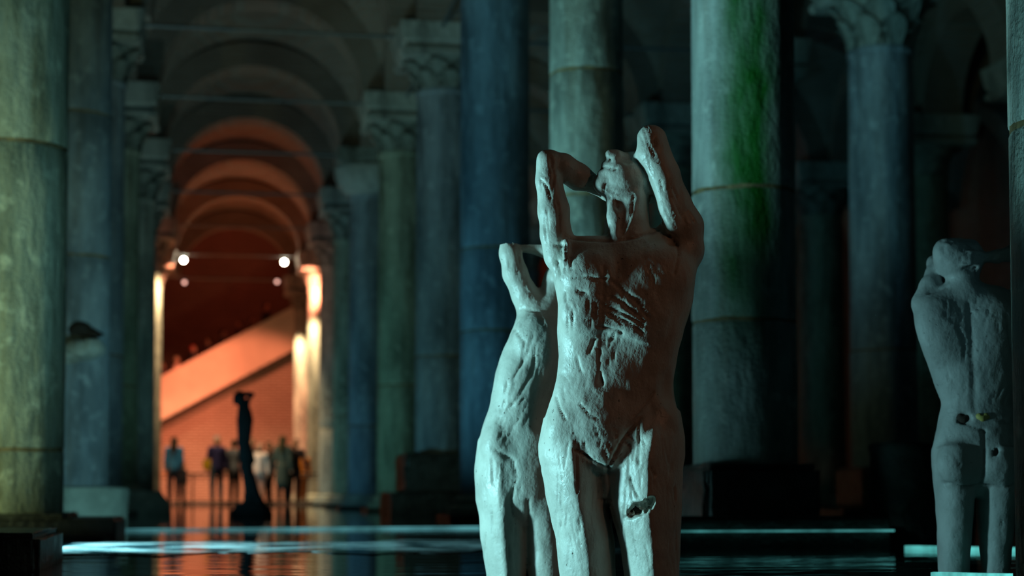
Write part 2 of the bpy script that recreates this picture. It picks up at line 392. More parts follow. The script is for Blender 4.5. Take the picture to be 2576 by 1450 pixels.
    def mesh(s):
        g = s.g; h = s.h; ins = g < 0
        nx, ny, nz = g.shape
        cnt = np.zeros((nx - 1, ny - 1, nz - 1), np.int16); acc = np.zeros((nx - 1, ny - 1, nz - 1, 3), np.float32)
        def sub(a, dx, dy, dz): return a[dx:nx - 1 + dx, dy:ny - 1 + dy, dz:nz - 1 + dz]
        mixed = None
        corners = [(i, j, k) for i in (0, 1) for j in (0, 1) for k in (0, 1)]
        allin = np.ones((nx - 1, ny - 1, nz - 1), bool); anyin = np.zeros_like(allin)
        for c in corners:
            w = sub(ins, *c); allin &= w; anyin |= w
        cells = np.argwhere(anyin & ~allin)
        idx = -np.ones((nx - 1, ny - 1, nz - 1), np.int64); idx[tuple(cells.T)] = np.arange(len(cells))
        P = np.zeros((len(cells), 3)); N = np.zeros(len(cells))
        for c in corners:
            for ax in range(3):
                if c[ax]: continue
                c2 = list(c); c2[ax] = 1
                a = g[cells[:, 0] + c[0], cells[:, 1] + c[1], cells[:, 2] + c[2]]; b = g[cells[:, 0] + c2[0], cells[:, 1] + c2[1], cells[:, 2] + c2[2]]
                m = (a < 0) != (b < 0); t = np.where(m, a / np.where(m, a - b, 1), 0)
                p = np.tile(np.array(c, float), (len(cells), 1)); p[:, ax] = t
                P[m] += p[m]; N[m] += 1
        V = (cells + P / N[:, None]) * h + s.lo
        Q = []
        for ax in range(3):
            o = [0, 1, 2]; o.remove(ax); u, w = o
            sh = list(g.shape); sh[ax] -= 1
            A = [slice(None)] * 3; B = [slice(None)] * 3; A[ax] = slice(0, -1); B[ax] = slice(1, None)
            ia = ins[tuple(A)]; ib = ins[tuple(B)]; e = np.argwhere(ia != ib)
            e = e[(e[:, u] > 0) & (e[:, w] > 0) & (e[:, u] < g.shape[u] - 1) & (e[:, w] < g.shape[w] - 1)]
            fl = ia[tuple(e.T)]
            def cell(du, dw):
                c = e.copy(); c[:, u] -= du; c[:, w] -= dw; return idx[tuple(c.T)]
            q = np.stack([cell(0, 0), cell(1, 0), cell(1, 1), cell(0, 1)], 1)
            flip = fl if ax != 1 else ~fl
            q[~flip] = q[~flip][:, ::-1]; Q.append(q)
        Q = np.concatenate(Q); Q = Q[(Q >= 0).all(1)]
        return V, Q
def np_mesh(name, V, Q):
    me = bpy.data.meshes.new(name); me.vertices.add(len(V)); me.vertices.foreach_set('co', V.astype(np.float32).ravel())
    me.loops.add(len(Q) * 4); me.loops.foreach_set('vertex_index', Q.astype(np.int32).ravel())
    me.polygons.add(len(Q)); me.polygons.foreach_set('loop_start', np.arange(0, len(Q) * 4, 4, dtype=np.int32))
    me.update(calc_edges=True); me.validate(); me.shade_smooth(); return me
def normals(V, Q):
    n = np.cross(V[Q[:, 2]] - V[Q[:, 0]], V[Q[:, 3]] - V[Q[:, 1]]); N = np.zeros_like(V)
    for k in range(4): np.add.at(N, Q[:, k], n)
    return N / np.maximum(1e-12, np.linalg.norm(N, axis=1))[:, None]

M['backwall'] = brick('dark_back_wall_brick', (.13, .085, .07), (.17, .11, .09), (.10, .07, .06))
# ------------------------------------------------------------------ setting: bed, water, ceiling, walls
SPR = 6.95                                            # spring of the arches
XL = [-6.2, -1.5, 3.24, 8.0, 12.7, 17.4]; YL = [.4, 5.2, 10.0, 14.9, 19.7, 24.7, 29.1, 33.65, 38.3, 43.2, 48.5, 53.9]
box('floor', -9, 20, -3, 62, -.5, -.36, M['floor'])['kind'] = 'structure'
v, f = box_vf(-8.8, 19.8, -2.8, 43.4, -.02, 0); 
w = link('water', mesh('water', [(-8.8, -2.8, 0), (19.8, -2.8, 0), (19.8, 43.3, 0), (-8.8, 43.3, 0)], [(0, 1, 2, 3)]), M['water']); w['kind'] = 'structure'
def wall(name, x0, x1, y0, y1, z0, z1, m):
    o = box(name, x0, x1, y0, y1, z0, z1, m); o['kind'] = 'structure'; return o
wall('wall_left', -9.4, -9, -3, 62, -.5, 11, M['brick'])
wall('wall_right', 20, 20.4, -3, 62, -.5, 11, M['brick'])
wall('wall_back', -9, 20, 61.5, 62, -.5, 12, M['backwall'])
ceil = empty('ceiling', (0, 0, 0)); ceil['kind'] = 'structure'
def cval(t, a, rise): return rise * math.sqrt(max(0, 1 - (t / a) ** 2)) if abs(t) < a else 0.0
NB = 20
for i in range(len(XL) - 1):
    for j in range(3, len(YL) - 1):
        x0, x1, y0, y1 = XL[i], XL[i + 1], YL[j], YL[j + 1]; cx, cy = (x0 + x1) / 2, (y0 + y1) / 2
        hx, hy = (x1 - x0) / 2, (y1 - y0) / 2; v = []; fs = []
        for a in range(NB + 1):
            for b in range(NB + 1):
                u = -hx * math.cos(math.pi * a / NB); t = -hy * math.cos(math.pi * b / NB)
                # domed groin vault: each web rises a little towards the middle of the bay
                z = max(cval(u, hx - .34, 2.02) + .22 * (1 - (t / hy) ** 2), cval(t, hy - .34, 2.02) + .22 * (1 - (u / hx) ** 2))
                v.append((cx + u, cy + t, SPR + z))
        for a in range(NB):
            for b in range(NB):
                k = a * (NB + 1) + b; fs.append((k, k + 1, k + NB + 2, k + NB + 1))
        link('vault', mesh('vault', v, fs), M['brick'], ceil, smooth=True)
def arch(p0, p1, parent, thick=.72, ring=.46, m=None):
    # half-round arch ring from column to column; p0, p1 on plan
    d = Vector((p1[0] - p0[0], p1[1] - p0[1], 0)); L = d.length; d.normalize(); n = Vector((-d.y, d.x, 0))
    a = L / 2 - .70; rise = a * .94; N = 24; c = Vector(((p0[0] + p1[0]) / 2, (p0[1] + p1[1]) / 2, SPR - .02)); v = []; f = []
    for i in range(N + 1):
        t = math.pi * i / N
        for (r, rz) in ((a, rise), (a + ring, rise + ring)):
            for s in (-1, 1): v.append(c + d * (-r * math.cos(t)) + n * (s * thick / 2) + Vector((0, 0, rz * math.sin(t))))
    for i in range(N):
        k = 4 * i; q = k + 4
        f += [(k, k + 1, q + 1, q), (k + 2, q + 2, q + 3, k + 3), (k, q, q + 2, k + 2), (k + 1, k + 3, q + 3, q + 1)]
    f += [(0, 2, 3, 1), (4 * N, 4 * N + 1, 4 * N + 3, 4 * N + 2)]
    return link('arch', mesh('arch', v, f), m or M['brick'], parent)
for j in range(3, len(YL)):
    for i in range(len(XL) - 1): arch((XL[i], YL[j]), (XL[i + 1], YL[j]), ceil)
for j in range(3, len(YL) - 1):
    for i in range(1, len(XL) - 1): arch((XL[i], YL[j]), (XL[i], YL[j + 1]), ceil)
# hall over the staircase beyond the last arch: flat slab and the wall above the last arches
box('slab', -9, 20, 53.9, 62, 11, 11.3, M['brick'], ceil)
def spandrel(i, y):
    x0, x1 = XL[i], XL[i + 1]; cx = (x0 + x1) / 2; a = (x1 - x0) / 2 - .70 + .4; N = 20; v = []; f = []
    for k in range(N + 1):
        t = math.pi * k / N; x = cx - a * math.cos(t); z = SPR + (a * .94) * math.sin(t)
        if k == 0: x = x0
        if k == N: x = x1
        v += [(x, y, z), (x, y, 11.1)]
    for k in range(N): f.append((2 * k, 2 * k + 2, 2 * k + 3, 2 * k + 1))
    return link('spandrel', mesh('spandrel', v, f), M['brick'], ceil)
for i in range(len(XL) - 1): spandrel(i, 54.2)

# ------------------------------------------------------------------ tie rods
def tie(a, b, label, group=None, m='iron', r=.028):
    o = rod('tie_rod', a, b, r, M[m]); tag(o, label, 'tie rod', group); return o
TR = {4: None}
words = {5: 'nearest iron tie rod seen across the long nave, under the topmost arch',
         6: 'second iron tie rod crossing the long nave, level with the leafy capital',
         7: 'third iron tie rod across the nave, level with the round cushion capital',
         8: 'fourth tie rod across the nave, where the vault begins to glow orange',
         9: 'fifth tie rod across the nave, thin dark line in front of orange vault',
         10: 'tie rod across the glowing end of the nave, between the two bright lamps',
         11: 'farthest tie rod across the nave, dull red line below the bright lamps'}
for j in range(5, 12):
    tie((XL[1] + .6, YL[j], SPR - .06), (XL[2] - .6, YL[j], SPR - .06), words[j])
for j, lb in ((4, 'iron tie rod across the right side aisle, nearest of the dark ones'), (5, 'second iron tie rod across the dark right side aisle'), (6, 'third iron tie rod across the dark right side aisle'), (7, 'farthest iron tie rod across the dark right side aisle')):
    tie((XL[2] + .5, YL[j], SPR - .06), (XL[3] - .5, YL[j], SPR - .06), lb)
tie((XL[3] + .5, YL[4], SPR - .2), (XL[4] - .5, YL[4], SPR - .2), 'iron tie rod in the darkness right of the dim column with flaring capital')
tie((3.24, YL[4] + .5, SPR - .06), (3.24, YL[5] - .5, SPR - .06), 'short slanting tie rod at the top edge, running towards the wide impost')
tie((3.24, YL[5] + .5, SPR - .06), (3.24, YL[6] - .5, SPR - .06), 'lengthwise tie rod between the two leafy capitals right of the nave')
tie((8.0, YL[3] + .5, SPR - .06), (8.0, YL[4] - .5, SPR - .06), 'slanting tie rod at the top edge left of the flaring capital')

# ------------------------------------------------------------------ columns
def leaf_mesh(w, h, out):
    # one acanthus leaf: ribbed, curling outward at the tip; stands along +Z, faces +X
    nu, nv = 4, 6; v = []; f = []
    for side in (0, 1):
        for j in range(nv + 1):
            t = j / nv; ww = w * (0.75 + .35 * math.sin(t * 2.6)) * (1 - .62 * max(0, t - .72) / .28)
            for i in range(nu + 1):
                s = i / nu * 2 - 1
                x = out * (t ** 2.6) + (.035 if side == 0 else 0) * (1 - abs(s) * .7) + .012 * (1 if i % 2 else -1) * (1 - side)
                z = h * (t - .10 * max(0, t - .75) * 4 * t); v.append((x, s * ww / 2, z))
    n = (nu + 1) * (nv + 1)
    for j in range(nv):
        for i in range(nu):
            k = j * (nu + 1) + i; f.append((k, k + 1, k + nu + 2, k + nu + 1)); f.append((n + k, n + k + nu + 1, n + k + nu + 2, n + k + 1))
    for j in range(nv):
        k = j * (nu + 1); f.append((k, k + nu + 1, n + k + nu + 1, n + k)); k += nu; f.append((k, n + k, n + k + nu + 1, k + nu + 1))
    k = nv * (nu + 1)
    for i in range(nu): f.append((k + i, k + i + 1, n + k + i + 1, n + k + i))
    me = mesh('leaf', v, f); me.materials.append(M['cap']); me.shade_smooth(); return me
LEAF = leaf_mesh(.30, .36, .15); LEAF2 = leaf_mesh(.34, .42, .24)
def column(X, Y, r, label, mat_, drums, cap='leaf', zc=6.15, zi=6.5, base='round', taper=.94, group=None, seed=0, top=None, bz=.25, leaves=True, extra=None, iw=.72):
    root = empty('stone_column', (X, Y, 0)); tag(root, label, 'column', group)
    drums = [bz] + list(drums) + [zc]
    for i in range(len(drums) - 1):
        a, b = drums[i], drums[i + 1]; n = max(3, int((b - a) / .35)); prof = []
        rs = np.random.RandomState(seed * 7 + i); dr = 1 + rs.uniform(-.004, .004)
        for k in range(n + 1):
            z = a + (b - a) * k / n; rr = r * (1 - (1 - taper) * (max(z, 0) / 7) ** 1.5) * dr
            if k == 0 and i > 0: prof.append((rr * .965, z)); z += .02
            prof.append((rr, z))
            if k == n and i < len(drums) - 2: prof[-1] = (rr, z - .02); prof.append((rr * .965, z))
        lathe('shaft_drum', prof, mat_, root, 44, wob=.012, seed=seed + i)
        if i > 0:
            rr = r * (1 - (1 - taper) * (max(a, 0) / 7) ** 1.5)
            lathe('joint_band', [(rr * .95, a - .022), (rr * .985, a - .02), (rr * .99, a + .018), (rr * .95, a + .02)], M['rust'], root, 36)
    rt = r * taper
    lathe('neck_ring', [(rt * .98, zc - .05), (rt * 1.06, zc - .03), (rt * 1.09, zc), (rt * 1.06, zc + .04), (rt, zc + .05)], mat_, root, 36)
    if cap == 'leaf':
        h = zi - zc
        cp = lathe('capital', [(rt * .98, zc + .04), (rt * 1.0, zc + .3 * h), (rt * 1.12, zc + .62 * h), (rt * 1.38, zc + .9 * h), (rt * 1.48, zc + h)], M['cap'], root, 32, wob=.05, seed=seed)
        if leaves:
            s = h / .62
            for tier, (n_, me, z, off) in enumerate(((8, LEAF, zc + .04, 0), (8, LEAF2, zc + .30 * h, .39))):
                for k in range(n_):
                    a = 2 * math.pi * k / n_ + off; q = rt * (1.0 if tier == 0 else 1.06)
                    o = link('leaf', me, None, cp, (q * math.cos(a), q * math.sin(a), z), (0, 0, a)); o.scale = (1, 1, s)
        v = iw * .93
        box('abacus', -v, v, -v, v, zi, zi + .12, M['imp'], root, bev=.03, rough=.008)
        im = [(iw * .80, zi + .12), (iw * .92, zi + .2), (iw * 1.0, SPR + .02)]
        bm = bmesh.new(); rings = []
        for (q, z) in im: rings.append([bm.verts.new((sx * q, sy * q, z)) for sx, sy in ((-1, -1), (1, -1), (1, 1), (-1, 1))])
        for a_, b_ in zip(rings, rings[1:]):
            for k in range(4): bm.faces.new((a_[k], a_[(k + 1) % 4], b_[(k + 1) % 4], b_[k]))
        bm.faces.new(rings[0][::-1]); bm.faces.new(rings[-1]); bmesh.ops.bevel(bm, geom=[e for e in bm.edges], offset=.02, segments=1, affect='EDGES')
        me = bpy.data.meshes.new('impost_block'); bm.to_mesh(me); bm.free(); link('impost_block', me, M['imp'], root)
    else:
        lathe('capital', [(rt, zc + .03), (rt * 1.25, zc + .08), (rt * 1.62, zc + .22), (rt * 1.82, zc + .42), (rt * 1.84, zc + .56), (rt * 1.7, zc + .62)], M['imp'], root, 36, wob=.02, seed=seed)
        box('impost_block', -.66, .66, -.66, .66, zc + .6, SPR + .02, M['cap'], root, bev=.04, rough=.01)
    if base == 'round':
        lathe('base', [(r * 1.35, -.05 if Y < 43 else .03), (r * 1.38, bz * .3), (r * 1.34, bz * .55), (r * 1.12, bz * .7), (r * 1.18, bz * .9), (r * 1.0, bz + .03)], M['block'], root, 40, wob=.01, seed=seed)
        box('plinth', -r * 1.5, r * 1.5, -r * 1.5, r * 1.5, -.36 if Y < 43 else .021, .06, M['slab'], root, bev=.01)
    elif base == 'drum':
        lathe('base', [(r * 1.5, -.36), (r * 1.52, .1), (r * 1.55, bz - .04), (r * 1.5, bz), (r * .9, bz + .02)], M['block'], root, 40, wob=.02, seed=seed)
    elif base == 'square':
        box('base', -r * 1.15, r * 1.15, -r * 1.15, r * 1.15, .12, bz + .01, M['slab'], root, bev=.04, rough=.006)
        box('plinth', -r * 1.9, r * 1.9, -r * 1.55, r * 1.6, -.36, .13, M['slab'], root, bev=.02, rough=.004)
    elif base == 'pedestal':
        box('base', -r * 1.5, r * 1.5, -r * 1.5, r * 1.5, .30, bz + .01, M['slab'], root, bev=.04, rough=.012)
        box('plinth', -r * 2.0, r * 2.0, -r * 2.0, r * 2.0, -.36, .31, M['slab'], root, bev=.03, rough=.012)
    return root
def xe(pe, r, Y, side=1):
    # X of a column whose left (side=1) or right (side=-1) outline passes pixel column pe
    X = 0
    for _ in range(8):
        dep = Y * math.cos(YAW) + X * math.sin(YAW); pc = pe + side * r * F / dep
        X = Y * math.tan(YAW + math.atan((pc - W / 2) / F))
    return X
# right row, nearest first
column(xe(2558, .36, 5.2), 5.2, .36, 'bright teal column cut off by the right edge of the view', M['col_a'], [1.5, 3.4], seed=1, base='none', bz=-.36, taper=.97, leaves=False)
MOSS = column(xe(1744, .31, 10.0), 10.0, .31, 'thick column with a bright green algae streak behind the front statue', M['col_moss'], [1.32, 2.1], seed=2, base='square', bz=.46, taper=1.0, leaves=False)
column(xe(1383, .33, 14.9), 14.9, .33, 'pale teal column rising directly behind the front statue\'s raised elbow', M['col_a'], [2.9, 4.0], seed=3, base='round', taper=.98, leaves=False)
column(xe(1157, .40, 19.7), 19.7, .40, 'dark blue column left of the rear statue, joint line level with its elbow', M['col_b'], [2.15, 3.1], seed=4, base='round', taper=1.0)
column(xe(1043, .42, 24.7), 24.7, .42, 'column with leafy capital and wide impost, rust band low on its shaft', M['col_b'], [2.25], seed=5, zc=6.05, zi=6.5, base='pedestal', bz=.85)
column(xe(948, .42, 29.1), 29.1, .42, 'greenish column with leafy capital, left of the wide impost column', M['col_c'], [2.1], seed=6, zc=6.0, zi=6.5)
column(xe(875, .40, 33.65), 33.65, .40, 'column with a smooth round cushion capital', M['col_b'], [1.6], cap='round', zc=6.05, seed=7)
column(xe(835, .38, 38.3), 38.3, .38, 'slim pale column, second beyond the cushion capital\'s neighbour', M['col_c'], [2.0], seed=8, zc=5.85, zi=6.45, leaves=True)
column(xe(801, .38, 43.2), 43.2, .38, 'teal column bordering the orange opening on its right side', M['col_a'], [1.9], seed=9, zc=5.9, zi=6.45)
column(xe(772, .38, 48.5), 48.5, .38, 'column glaring warm white, right one of the pair right of the staircase', M['col_a'], [], seed=10, zc=5.9, zi=6.45)
column(xe(738, .38, 53.9), 53.9, .38, 'column glaring warm white, nearest the staircase parapet on the right', M['col_a'], [], seed=11, zc=5.9, zi=6.45)
# left row
column(xe(157, .44, 12.6, -1), 12.6, .44, 'thick mottled column at the left edge with a brown stained joint', M['col_yel'], [.60, 2.72], seed=12, base='square', bz=.13, taper=.99, leaves=False)
NOTCH = column(xe(272, .40, 19.3, -1), 19.3, .40, 'column with a broken notch in its shaft, on a pale stone drum', M['col_b'], [2.85, 4.4], seed=13, base='drum', bz=.36, leaves=False)
column(xe(306, .40, 24.7, -1), 24.7, .40, 'dark slim column under the pale impost at the upper left', M['col_b'], [2.2], seed=14, zc=6.0, zi=6.5, iw=.66)
column(xe(345, .40, 29.1, -1), 29.1, .40, 'column with brown ring, second left of the orange opening', M['col_c'], [2.05], seed=15, zc=5.9, zi=6.4, bz=.4)
column(xe(385, .42, 33.65, -1), 33.65, .42, 'pale blue column just left of the orange opening', M['col_a'], [], seed=16, zc=5.85, zi=6.4)
column(xe(388, .40, 38.3, -1), 38.3, .40, 'column mostly hidden behind the pale blue one, left of the opening', M['col_b'], [], seed=17, zc=5.85, zi=6.4)
column(xe(404, .38, 43.2, -1), 43.2, .38, 'column glaring warm white on the left of the orange opening', M['col_a'], [], seed=18, zc=5.9, zi=6.45)
column(xe(404, .36, 48.5, -1), 48.5, .36, 'warm lit column behind the glaring one on the left', M['col_a'], [], seed=19, zc=5.9, zi=6.45)
# second and third rows
column(xe(2142, .40, 19.7), 19.7, .40, 'dim blue column with a flaring capital between green column and rear statue', M['col_b'], [2.0], seed=20, zc=5.6, zi=6.25, base='square', bz=.6)
column(12.35, 33.65, .48, 'faint reddish column right of the algae streaked column', M['col_c'], [], seed=21, zc=5.9, zi=6.45, taper=.9)
for k, (X, Y) in enumerate([(8.0, 24.7), (8.0, 29.1), (8.0, 33.65), (8.0, 38.3), (8.0, 43.2), (8.0, 48.5), (8.0, 53.9), (12.7, 19.7), (12.7, 24.7), (12.7, 29.1), (12.7, 38.3), (12.7, 43.2), (8.0, 14.9)]):
    column(X, Y, .38, 'far column standing in the dark side aisles behind the front row', M['col_c' if k % 2 else 'col_b'], [], seed=30 + k, zc=5.9, zi=6.45, group='columns in the dark side aisles', leaves=False)
# broken notch on the left column: a chipped collar standing proud under a dark lump painting the hole's shade
cx_ = NOTCH.location.x
fld = Field((-.55, -.62, 1.2), (.55, .2, 2.4), .02)
fld.ell((.13, -.38, 1.84), (.24, .18, .13), k=.04); fld.ell((.02, -.38, 1.78), (.13, .09, .12), k=.05); fld.ell((.25, -.30, 1.80), (.10, .12, .05), k=.03)
fld.ell((.10, -.46, 2.02), (.20, .16, .09), k=.03, op='sub')
V, Q = fld.mesh(); V += normals(V, Q) * (vnoise(V, 14)[:, None] * .03)
link('broken_collar', np_mesh('broken_collar', V, Q), M['imp'], NOTCH)
V2 = None
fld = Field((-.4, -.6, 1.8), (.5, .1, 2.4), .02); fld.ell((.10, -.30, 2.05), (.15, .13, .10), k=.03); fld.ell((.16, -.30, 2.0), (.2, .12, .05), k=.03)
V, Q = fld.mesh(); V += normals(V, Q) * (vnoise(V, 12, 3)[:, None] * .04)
link('hollow_shade', np_mesh('hollow_shade', V, Q), M['hollow_shade'], NOTCH)

# ------------------------------------------------------------------ stones at the water
tag(box('stone_slab', -2.9, -.62, 11.6, 13.4, -.36, .03, M['slab'], bev=.03, rough=.012), 'dark flat slab under the thick left column', 'stone slab')
p = UZ(128, 1430, 0)
tag(box('stone_block', -2.6, p.x - .02, p.y - .3, p.y + .9, -.36, .15, M['slab'], bev=.03, rough=.004), 'black stone block in the lower left corner', 'stone block')
p = UZ(350, 1290, 0); lo = lathe('column_base', [(.42, -.3), (.44, .1), (.40, .2), (.33, .28), (.30, .34)], M['block'], None, 32, (UY(352, 1290, 25.6).x, 25.6, 0), wob=.03)
tag(lo, 'small pale round base stone beside the pale drum', 'column base')
# tapered stone by the rear statue
pp = UZ(2318, 1372, 0)
fl = Field((-.6, -.5, -.4), (.6, .5, .75), .025)
fl.loft([(-.36, 0, 0, .24, .24), (.0, 0, 0, .27, .25), (.3, 0, 0, .31, .28), (.60, .02, 0, .32, .30)], n=3.2, k=.02)
V, Q = fl.mesh(); V += normals(V, Q) * (vnoise(V, 6)[:, None] * .06)
tag(link('stone_stump', np_mesh('stone_stump', V, Q), M['stump'], None, (pp.x + .1, pp.y + .2, 0)), 'tapered grey stone stump left of the right-hand statue', 'stone')
# added sheet painting scattered light onto the water, and the light strips along it
def patch(name, x0, x1, y0, y1, m, z=.004, n=220):
    v = []; f = []
    for i in range(n + 1):
        x = x0 + (x1 - x0) * i / n
        e0 = .35 * math.sin(x * 5) + .2 * math.sin(x * 13 + 1) + .07 * math.sin(x * 37); e1 = .3 * math.sin(x * 4 + 2) + .2 * math.sin(x * 11) + .06 * math.sin(x * 41)
        v += [(x, y0 + e0 * .6, z), (x, y1 + e1 * .6, z), (x, y0 + e0 * .6 + .05, z - .1), (x, y1 + e1 * .6 - .05, z - .1)]
    for i in range(n):
        k = 4 * i; f += [(k, k + 4, k + 5, k + 1), (k, k + 2, k + 6, k + 4), (k + 1, k + 5, k + 7, k + 3), (k + 2, k + 3, k + 7, k + 6)]
    return link(name, mesh(name, v, f), m)
a = UZ(132, 1380, 0)
tag(patch('water_shimmer', a.x + .05, 2.2, 8.75, 10.9, M['shimmer']), 'cyan shimmer of light across the foreground water, laid on as a sheet', 'shimmer')
def strip(px0, py0, px1, py1, label, m='strip', t=.018, dep=.05):
    a = UZ(px0, py0, .01); b = UZ(px1, py1, .01); o = box('light_strip', -.5, .5, -dep / 2, dep / 2, -t, t, M[m]); o.location = ((a + b) / 2)
    d = b - a; o.scale.x = d.length; o.rotation_euler.z = math.atan2(d.y, d.x); tag(o, label, 'light strip'); return o
strip(286, 1333, 1205, 1327, 'long cyan light strip along the water beyond the cyan shimmer', t=.007)
strip(130, 1352, 268, 1351, 'short cyan light strip right beside the dark slab on the left', t=.01)
pa = UY(1700, 1338, 9.42); pb = UY(2245, 1336, 9.42)
o = box('light_strip', -.5, .5, -.012, .012, -.005, .005, M['strip_c'], None, ((pa.x + pb.x) / 2, 9.40, .088)); o.scale.x = pb.x - pa.x
tag(o, 'dim green cyan light strip along the slab under the green streaked column', 'light strip')
tag(box('stone_slab', pa.x, pb.x, 9.43, 9.50, -.36, .17, M['slab'], bev=.02, rough=.004), 'low dark kerb slab in front of the green streaked column', 'stone slab')
strip(2280, 1379, 2600, 1385, 'bright cyan light strip running behind the right statue\'s knees', 'strip_b', t=.012)
strip(2345, 1446, 2545, 1450, 'bright cyan light strip at the right statue\'s feet', 'strip_b', t=.008)
# ------------------------------------------------------------------ walkway, railing, staircase
dk = box('walkway', -8.8, 19.8, 43.3, 61.4, -.36, .02, M['deck']); tag(dk, 'dark walkway on which the visitors stand at the far end', 'walkway')
rl = empty('railing', (.9, 45.2, .02)); tag(rl, 'dark low railing behind the visitors', 'railing')
for x in np.arange(-3.4, 3.5, 1.1): rod('post', (x, 0, 0), (x, 0, .78), .022, M['dark_iron'], rl)
rod('handrail', (-3.4, 0, .78), (3.2, 0, .78), .028, M['dark_iron'], rl); rod('mid_rail', (-3.4, 0, .68), (3.2, 0, .68), .012, M['dark_iron'], rl); rod('bottom_rail', (-3.4, 0, .06), (3.2, 0, .06), .02, M['dark_iron'], rl)
st = empty('staircase', (.9, 57, 0)); tag(st, 'long staircase with a pale orange parapet climbing to the right', 'staircase')
A = UY(400, 958, 57); B = UY(735, 780, 57); sl = (B.z - A.z) / (B.x - A.x); A2 = UY(400, 1062, 57); par = A.z - A2.z
xa, xb = -4.6, 7.0; ox, oy = .9, 57
def zt(x): return A.z + (x - A.x) * sl
def prism(name, pts, y0, y1, m, parent):
    n = len(pts); v = [(x - ox, y0 - oy, z) for x, z in pts] + [(x - ox, y1 - oy, z) for x, z in pts]
    f = [tuple(range(n)), tuple(range(2 * n - 1, n - 1, -1))] + [(i, i + n, (i + 1) % n + n, (i + 1) % n) for i in range(n)]
    return link(name, mesh(name, v, f), m, parent)
prism('parapet', [(xa, zt(xa) - par), (xb, zt(xb) - par), (xb, zt(xb)), (xa, zt(xa))], 56.9, 57.25, M['plaster'], st)
prism('coping', [(xa, zt(xa)), (xb, zt(xb)), (xb, zt(xb) + .09), (xa, zt(xa) + .09)], 56.84, 57.31, M['plaster'], st)
prism('brick_wall', [(xa, .021), (xb, .021), (xb, zt(xb) - par + .1), (xa, zt(xa) - par + .1)], 57.85, 58.0, M['wallbrick'], st)
run = .17 / sl; x = xa; k = 0
while zt(x) - 1.05 < 7.4 and x < xb:
    z = max(.05, zt(x) - 1.05); vv = box('step', x - ox, x + run + .03 - ox, .3 if z > 1.6 else 1.05, 3.4, z - .17, z, M['deck'], st); x += run; k += 1
# ------------------------------------------------------------------ sculpted figures
class Fig:
    # statue modelled in metres around its own axis; measured outlines come in as columns/rows of the photograph at the statue's depth
    def __init__(s, px0, d0, lo, hi, h):
        s.d0 = d0; s.s = F / d0; o = U(px0, 1242, d0); s.o = Vector((o.x, o.y, 0)); s.f = Field(lo, hi, h)
    def L(s, px, py, c=0):
        w = U(px, py, s.d0 - c / s.s) - s.o
        return (w.x * math.cos(YAW) - w.y * math.sin(YAW), w.x * math.sin(YAW) + w.y * math.cos(YAW), w.z)
    def ch(s, pts, k=14, op='add'): s.f.chain([(*s.L(*p[:3]), p[3] / s.s) for p in pts], k / s.s, op)
    def el(s, px, py, c, rx, rz, rc, ang=0, k=14, op='add'):
        a = R_(ang); m = [[math.cos(a), 0, math.sin(a)], [0, 1, 0], [-math.sin(a), 0, math.cos(a)]]
        s.f.ell(s.L(px, py, c), (rx / s.s, rc / s.s, rz / s.s), m, k / s.s, op)
    def lo(s, secs, n=2.2, k=18, smooth=12, nf=None):
        r = []
        for (py, xl, xr, hd, cz) in secs:
            a = s.L(xl, py, cz); b = s.L(xr, py, cz); r.append(((a[2] + b[2]) / 2, (a[0] + b[0]) / 2, (a[1] + b[1]) / 2, (b[0] - a[0]) / 2, hd / s.s))
        s.f.loft(r, n, k / s.s, smooth / s.s, nf)
    def build(s, name, mat_, carve=(), lump=.006, fine=.002, face=-1, seed=0, label=None, cat='statue', group=None):
        V, Q = s.f.mesh(); N = normals(V, Q); u = s.s
        V = V + N * (vnoise(V * [1, 1, .6], 9, seed) * lump * 1.6 + vnoise(V, 22, seed + 1) * lump * .5 + vnoise(V * [1, 1, .5], 48, seed + 2) * fine * 2)[:, None]
        if len(carve):
            N = normals(V, Q); D = np.zeros(len(V)); fr = (N[:, 1] * face > .05)
            for (pts, w, dep) in carve:
                pl = [s.L(px, py, 0) for px, py in pts]; best = np.full(len(V), 9.0)
                for a, b in zip(pl, pl[1:]):
                    ax, az, bx, bz = a[0], a[2], b[0], b[2]; L2 = (bx - ax) ** 2 + (bz - az) ** 2 + 1e-12
                    t = np.clip(((V[:, 0] - ax) * (bx - ax) + (V[:, 2] - az) * (bz - az)) / L2, 0, 1)
                    dd = np.hypot(V[:, 0] - ax - t * (bx - ax), V[:, 2] - az - t * (bz - az)); ww = w / u * (1 - .5 * np.abs(t - .5)); best = np.minimum(best, dd / ww)
                D -= np.exp(-best ** 2) * dep / u * fr
            V = V + N * D[:, None]
        o = link(name, np_mesh(name, V, Q), mat_, None, s.o, (0, 0, -YAW)); tag(o, label, cat, group); return o
def strokes(x0, x1, y0, y1, n, ang, ln, w, dep, jit=15):
    r = []
    for _ in range(n):
        x = rng.uniform(x0, x1); y = rng.uniform(y0, y1); a = R_(ang + rng.uniform(-jit, jit)); l = ln * rng.uniform(.5, 1.2) / 2
        r.append((((x - l * math.cos(a), y - l * math.sin(a)), (x + l * math.cos(a), y + l * math.sin(a))), w * rng.uniform(.7, 1.2), dep * rng.uniform(.5, 1.1)))
    return r
FLOORZ = -.36
